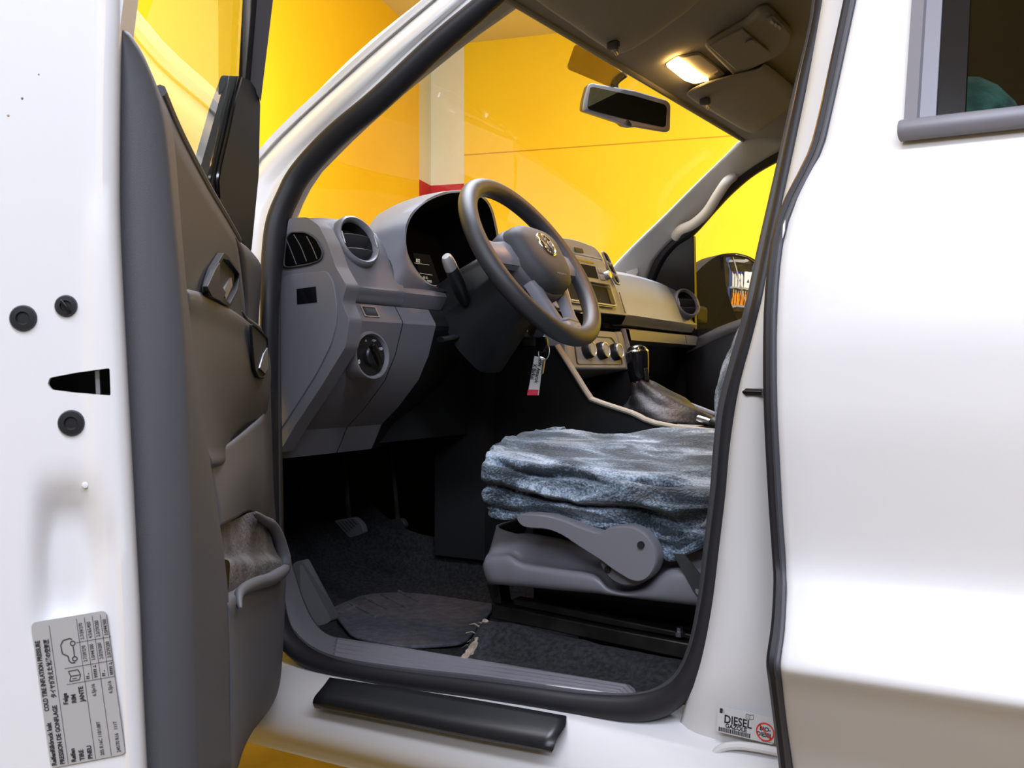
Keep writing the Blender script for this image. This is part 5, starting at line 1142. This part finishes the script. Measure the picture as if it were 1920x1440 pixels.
# ---- storage rack reflected in that mirror
fd = (mc-V((RACK.x, RACK.y, mc.z))).normalized(); fd.z = 0; fd.normalize(); sd = V((-fd.y, fd.x, 0))
rk = empty('storage_rack', RACK, 'blue steel storage rack reflected in the passenger door mirror', 'rack')
RW, RD_, RH = .95, .42, 2.3
RP = lambda a, b, z: RACK+sd*a+fd*b+V((0, 0, z))
for a in (-1, 1):
    for b in (-1, 1):
        mb = MB(); mb.box(RP(a*RW/2, b*RD_/2, RH/2), (.07, .05, RH), (sd, fd, V((0, 0, 1)))); mb.build('upright', 'rack_blue', rk)
SH = [.25, .80, 1.27, 1.95]
for z in SH:
    mb = MB(); mb.box(RP(0, 0, z), (RW, RD_, .05), (sd, fd, V((0, 0, 1)))); mb.build('shelf', 'wood_grey', rk)
mb = MB(); mb.tube([RP(RW/2, RD_/2+.03, RH), RP(-RW/2, RD_/2+.03, .3)], .016, 8); mb.build('brace', 'silver_trim', rk)
def bottle(a, b, z, h, r, caps, body, label, group, cap=True):
    rt_ = empty('bottle', RP(a, b, z), label, 'bottle', group)
    mb = MB(); mb.lathe([(r, 0), (r, h*.72), (r*.8, h*.82), (r*.45, h*.88)], RP(a, b, z), V((0, 0, 1)), 16); mb.build('bottle_body', body, rt_)
    mb = MB(); mb.lathe([(r*.6, h*.87), (r*.6, h), (0, h)], RP(a, b, z), V((0, 0, 1)), 14); mb.build('cap', caps, rt_)
for k, cpm in enumerate(('cap_red', 'cap_blue', 'cap_blue', 'cap_blue')):
    bottle(.36-.125*k, .06, SH[2]+.025, .40, .055, cpm, 'bottle_white', ['white bottle with red cap on the upper shelf of the reflected rack', 'white bottle with blue cap on the upper shelf, next to the red-capped one', 'white bottle with blue cap on the upper shelf, second from the red-capped one', 'white bottle with blue cap on the upper shelf, beside the white carton'][k], 'bottles on the upper rack shelf')
for k in range(8):
    bottle(-.38+.098*k, .08, SH[1]+.025, .38, .042, 'bottle_white', 'bottle_orange', 'orange bottle with white cap in the lower row of the reflected rack', 'orange bottles on the lower rack shelf')
cb = empty('carton', RP(-.28, .04, SH[2]+.025), 'white printed carton beside the bottles on the reflected rack', 'box')
mb = MB(); mb.box(RP(-.28, .04, SH[2]+.025+.20), (.34, .28, .40), (sd, fd, V((0, 0, 1)))); mb.build('carton_box', 'bottle_white', cb)
mb = MB(); o = RP(.28, .18, SH[2]+.22); mb.prism([RP(-.22, .181, SH[2]+.16), RP(-.32, .181, SH[2]+.16), RP(-.27, .181, SH[2]+.26)], fd*.002); mb.build('carton_print', 'print_black', cb)
# ================================================================= OVERHEAD
def PH(u, v, off=0):                         # point on the headliner under a sight line
    d = ray(u, v).normalized(); h = HBVH.ray_cast(CAM, d)
    if h[0] is None:
        z = 1.66
        for _ in range(40): q = PZ(u, v, z); z = .6*z+.4*headz(q.x, q.y)
        h = (PZ(u, v, z),)
    return PZ(u, v, h[0].z+off)
def visor(px, label, clip):
    N_ = len(px); ob = cr([V((u, v, 0)) for u, v in px], 5, True); cx = sum(ob, V())/len(ob)
    P = [PH(cx.x, cx.y, -.01)]
    r = empty('sun_visor', P[0], label, 'sun visor', 'sun visors')
    ring = lambda t, off: [PH(cx.x+(q.x-cx.x)*t, cx.y+(q.y-cx.y)*t, off) for q in ob]
    mb = MB(); mb.loft([ring(1.0, -.001), ring(1.005, -.008), ring(.985, -.014), ring(.94, -.016), ring(.75, -.017), ring(.5, -.017), ring(.25, -.017), ring(.02, -.017)], True, True); mb.build('visor_panel', 'headliner', r, ang=50)
    c = PH(*clip, -.022); mb = MB(); mb.box(c, (.022, .012, .014)); mb.build('hinge_clip', 'grey_plastic_dark', r, bevel=.003)
    mb = MB(); mb.tube([c+V((0, .014, -.006)), c+V((.004, .006, -.014)), c+V((.006, -.006, -.012))], .003, 8); mb.build('clip_hook', 'silver_trim', r)
visor([(985, -30), (1012, 5), (1070, 45), (1125, 83), (1152, 98), (1172, 98), (1212, 76), (1260, 42), (1303, 8), (1325, -30), (1150, -60)], 'driver sun visor folded up, its clip beside the mirror stem', (1150, 85))
visor([(1290, 172), (1297, 186), (1340, 212), (1395, 244), (1420, 247), (1450, 225), (1485, 195), (1500, 176), (1440, 122), (1418, 128), (1330, 152)], 'passenger sun visor folded up to the right of the lit dome lamp', (1322, 190))
# overhead console with dome lamp, lid and switches
oc = empty('overhead_console', PH(1370, 90), 'beige overhead console with the lit dome lamp and a sunglasses lid', 'overhead console')
def plateH(name, px, off, th, m, par, bev=.003, rr_=.01):
    P = [PH(u, v, off) for u, v in px]; nn = (P[1]-P[0]).cross(P[2]-P[0]).normalized()
    if nn.z > 0: nn = -nn
    mb = MB(); mb.prism(rounded(P, rr_), nn*th); return mb.build(name, m, par, bevel=bev)
base = plateH('console_body', [(1318, 78), (1398, 30), (1420, 8), (1440, 4), (1482, 48), (1478, 72), (1450, 96), (1372, 132)], .0, .016, 'headliner', oc, .006)
plateH('sunglasses_lid', [(1328, 84), (1392, 52), (1444, 96), (1378, 128)], -.015, .004, 'headliner', oc, .0015, .003)
plateH('lid_catch', [(1396, 78), (1412, 72), (1418, 80), (1404, 88)], -.020, .003, 'headliner', oc, .001, .004)
plateH('switch_panel', [(1436, 34), (1450, 28), (1470, 46), (1452, 60)], -.015, .003, 'headliner', oc, .001, .004)
for k in range(3):
    a = (1442+7*k, 38+5*k); plateH('console_switch', [a, (a[0]+5, a[1]-3), (a[0]+9, a[1]+3), (a[0]+4, a[1]+6)], -.018, .003, 'pillar_trim', oc, .0008, .001)
lampb = plateH('lamp_housing', [(1246, 118), (1268, 104), (1310, 96), (1360, 134), (1328, 150), (1300, 156)], .0, .006, 'headliner', oc, .002)
plateH('lamp_lens', [(1248, 120), (1271, 105), (1290, 118), (1306, 132), (1329, 147), (1300, 153), (1282, 147)], -.005, .005, 'lens_lit', oc, .002, .006)
plateH('lamp_switch', [(1336, 136), (1346, 131), (1352, 136), (1340, 141)], -.006, .004, 'headliner', oc, .001, .001)
DL = PH(1290, 130, -.028)
# interior mirror
rm = empty('rearview_mirror', PY(1175, 200, YC), 'rear-view mirror on its stem below the windscreen header', 'mirror')
MOc = PY(1178, 201, 1.89)
fr_px = [(1104, 160), (1110, 156), (1190, 170), (1250, 188), (1257, 196), (1256, 244), (1250, 248), (1194, 238), (1176, 240), (1168, 232), (1094, 208), (1096, 190)]
mn2 = ((V((.74, 1.75, 1.45))-MOc).normalized()-(MOc-CAM).normalized()).normalized()
FP = [PP(u, v, MOc, mn2) for u, v in fr_px]; FPr = rounded(FP, .006); cM = sum(FPr, V())/len(FPr)
mb = MB(); mb.loft([[cM.lerp(p, .94)+mn2*.004 for p in FPr], FPr, [p-mn2*.010 for p in FPr], [cM.lerp(p, .93)-mn2*.026 for p in FPr], [cM.lerp(p, .5)-mn2*.05 for p in FPr]]); hsg = mb.build('housing', 'grey_plastic_smooth', rm, ang=50)
mb = MB(); mb.loft([[cM.lerp(p, 1.005)-mn2*.008 for p in FPr], [cM.lerp(p, .95)-mn2*.028 for p in FPr], [cM.lerp(p, .55)-mn2*.055 for p in FPr]]); mb.build('housing_back', 'black_plastic', rm, ang=50)
GP = [PP(u, v, MOc+mn2*.0045, mn2) for u, v in [(1106, 164), (1112, 163), (1190, 180), (1246, 196), (1250, 202), (1248, 236), (1243, 238), (1170, 222), (1104, 205), (1101, 200)]]
mb = MB(); mb.prism(rounded(GP, .003), mn2*.001); mb.build('mirror_glass', 'mirror_dark', rm)
mb = MB(); c = PP(1180, 231, MOc+mn2*.005, mn2); mb.box(c, (.006, .022, .006), (mn2, V((0, 1, -.2)).normalized(), V((0, .2, 1)).normalized())); mb.build('dimming_tab', 'black_plastic', rm, bevel=.001)
mb = MB(); mb.tube(cr([cM-mn2*.03+V((0, -.01, .01)), PY(1152, 158, 1.90), PY(1172, 138, 1.90)], 5), .0085, 12); mb.build('stem', 'black_plastic', rm)
# tinted sensor patch at the top of the screen, behind the mirror
P = [PW(u, v, .004) for u, v in [(1078, 82), (1140, 116), (1172, 140), (1150, 165), (1062, 128)]]
mb = MB(); mb.prism(rounded(P, .01), WN*-.002); mb.build('sensor_patch', 'shade_band', truck)
# ================================================================= LIGHT
def area(name, loc, size, power, target, col=(1, 1, 1)):
    l = bpy.data.lights.new(name, 'AREA'); l.shape = 'RECTANGLE'; l.size, l.size_y = size; l.energy = power; l.color = col
    o = bpy.data.objects.new(name, l); C.objects.link(o); o.location = loc
    d = V(target)-V(loc); o.rotation_euler = d.to_track_quat('-Z', 'Y').to_euler(); return o
COOL = (.84, .92, 1.16)
area('tube_light', (-1.3, 2.2, 3.05), (1.6, .4), 70, (-.9, 2.2, 1.0), COOL)
area('tube_light', (1.0, -.5, 3.05), (3.4, .4), 100, (.9, .3, .5), COOL)
area('tube_light', (.7, -2.4, 3.0), (3.4, .5), 85, (.2, .8, .8), COOL)
area('tube_light', (-1.1, -1.4, 3.0), (2.2, .4), 30, (-.8, 1.0, .4), COOL)
area('tube_light', (-1.9, 2.6, 3.0), (1.6, 1.2), 60, (-2.6, 3.2, 1.2))
area('tube_light', (.6, 4.2, 3.0), (3.0, .6), 205, (1.0, 5.6, 1.4))
w = bpy.data.worlds.new('world'); bpy.context.scene.world = w; w.use_nodes = True
w.node_tree.nodes['Background'].inputs[0].default_value = (.9, .93, 1, 1); w.node_tree.nodes['Background'].inputs[1].default_value = .30
dl = bpy.data.lights.new('dome_lamp', 'AREA'); dl.shape = 'RECTANGLE'; dl.size = .07; dl.size_y = .035; dl.energy = 1.9; dl.color = (1, .47, .14)
do = bpy.data.objects.new('dome_lamp', dl); C.objects.link(do); do.location = DL; do.rotation_euler = (0, -.25, 0)
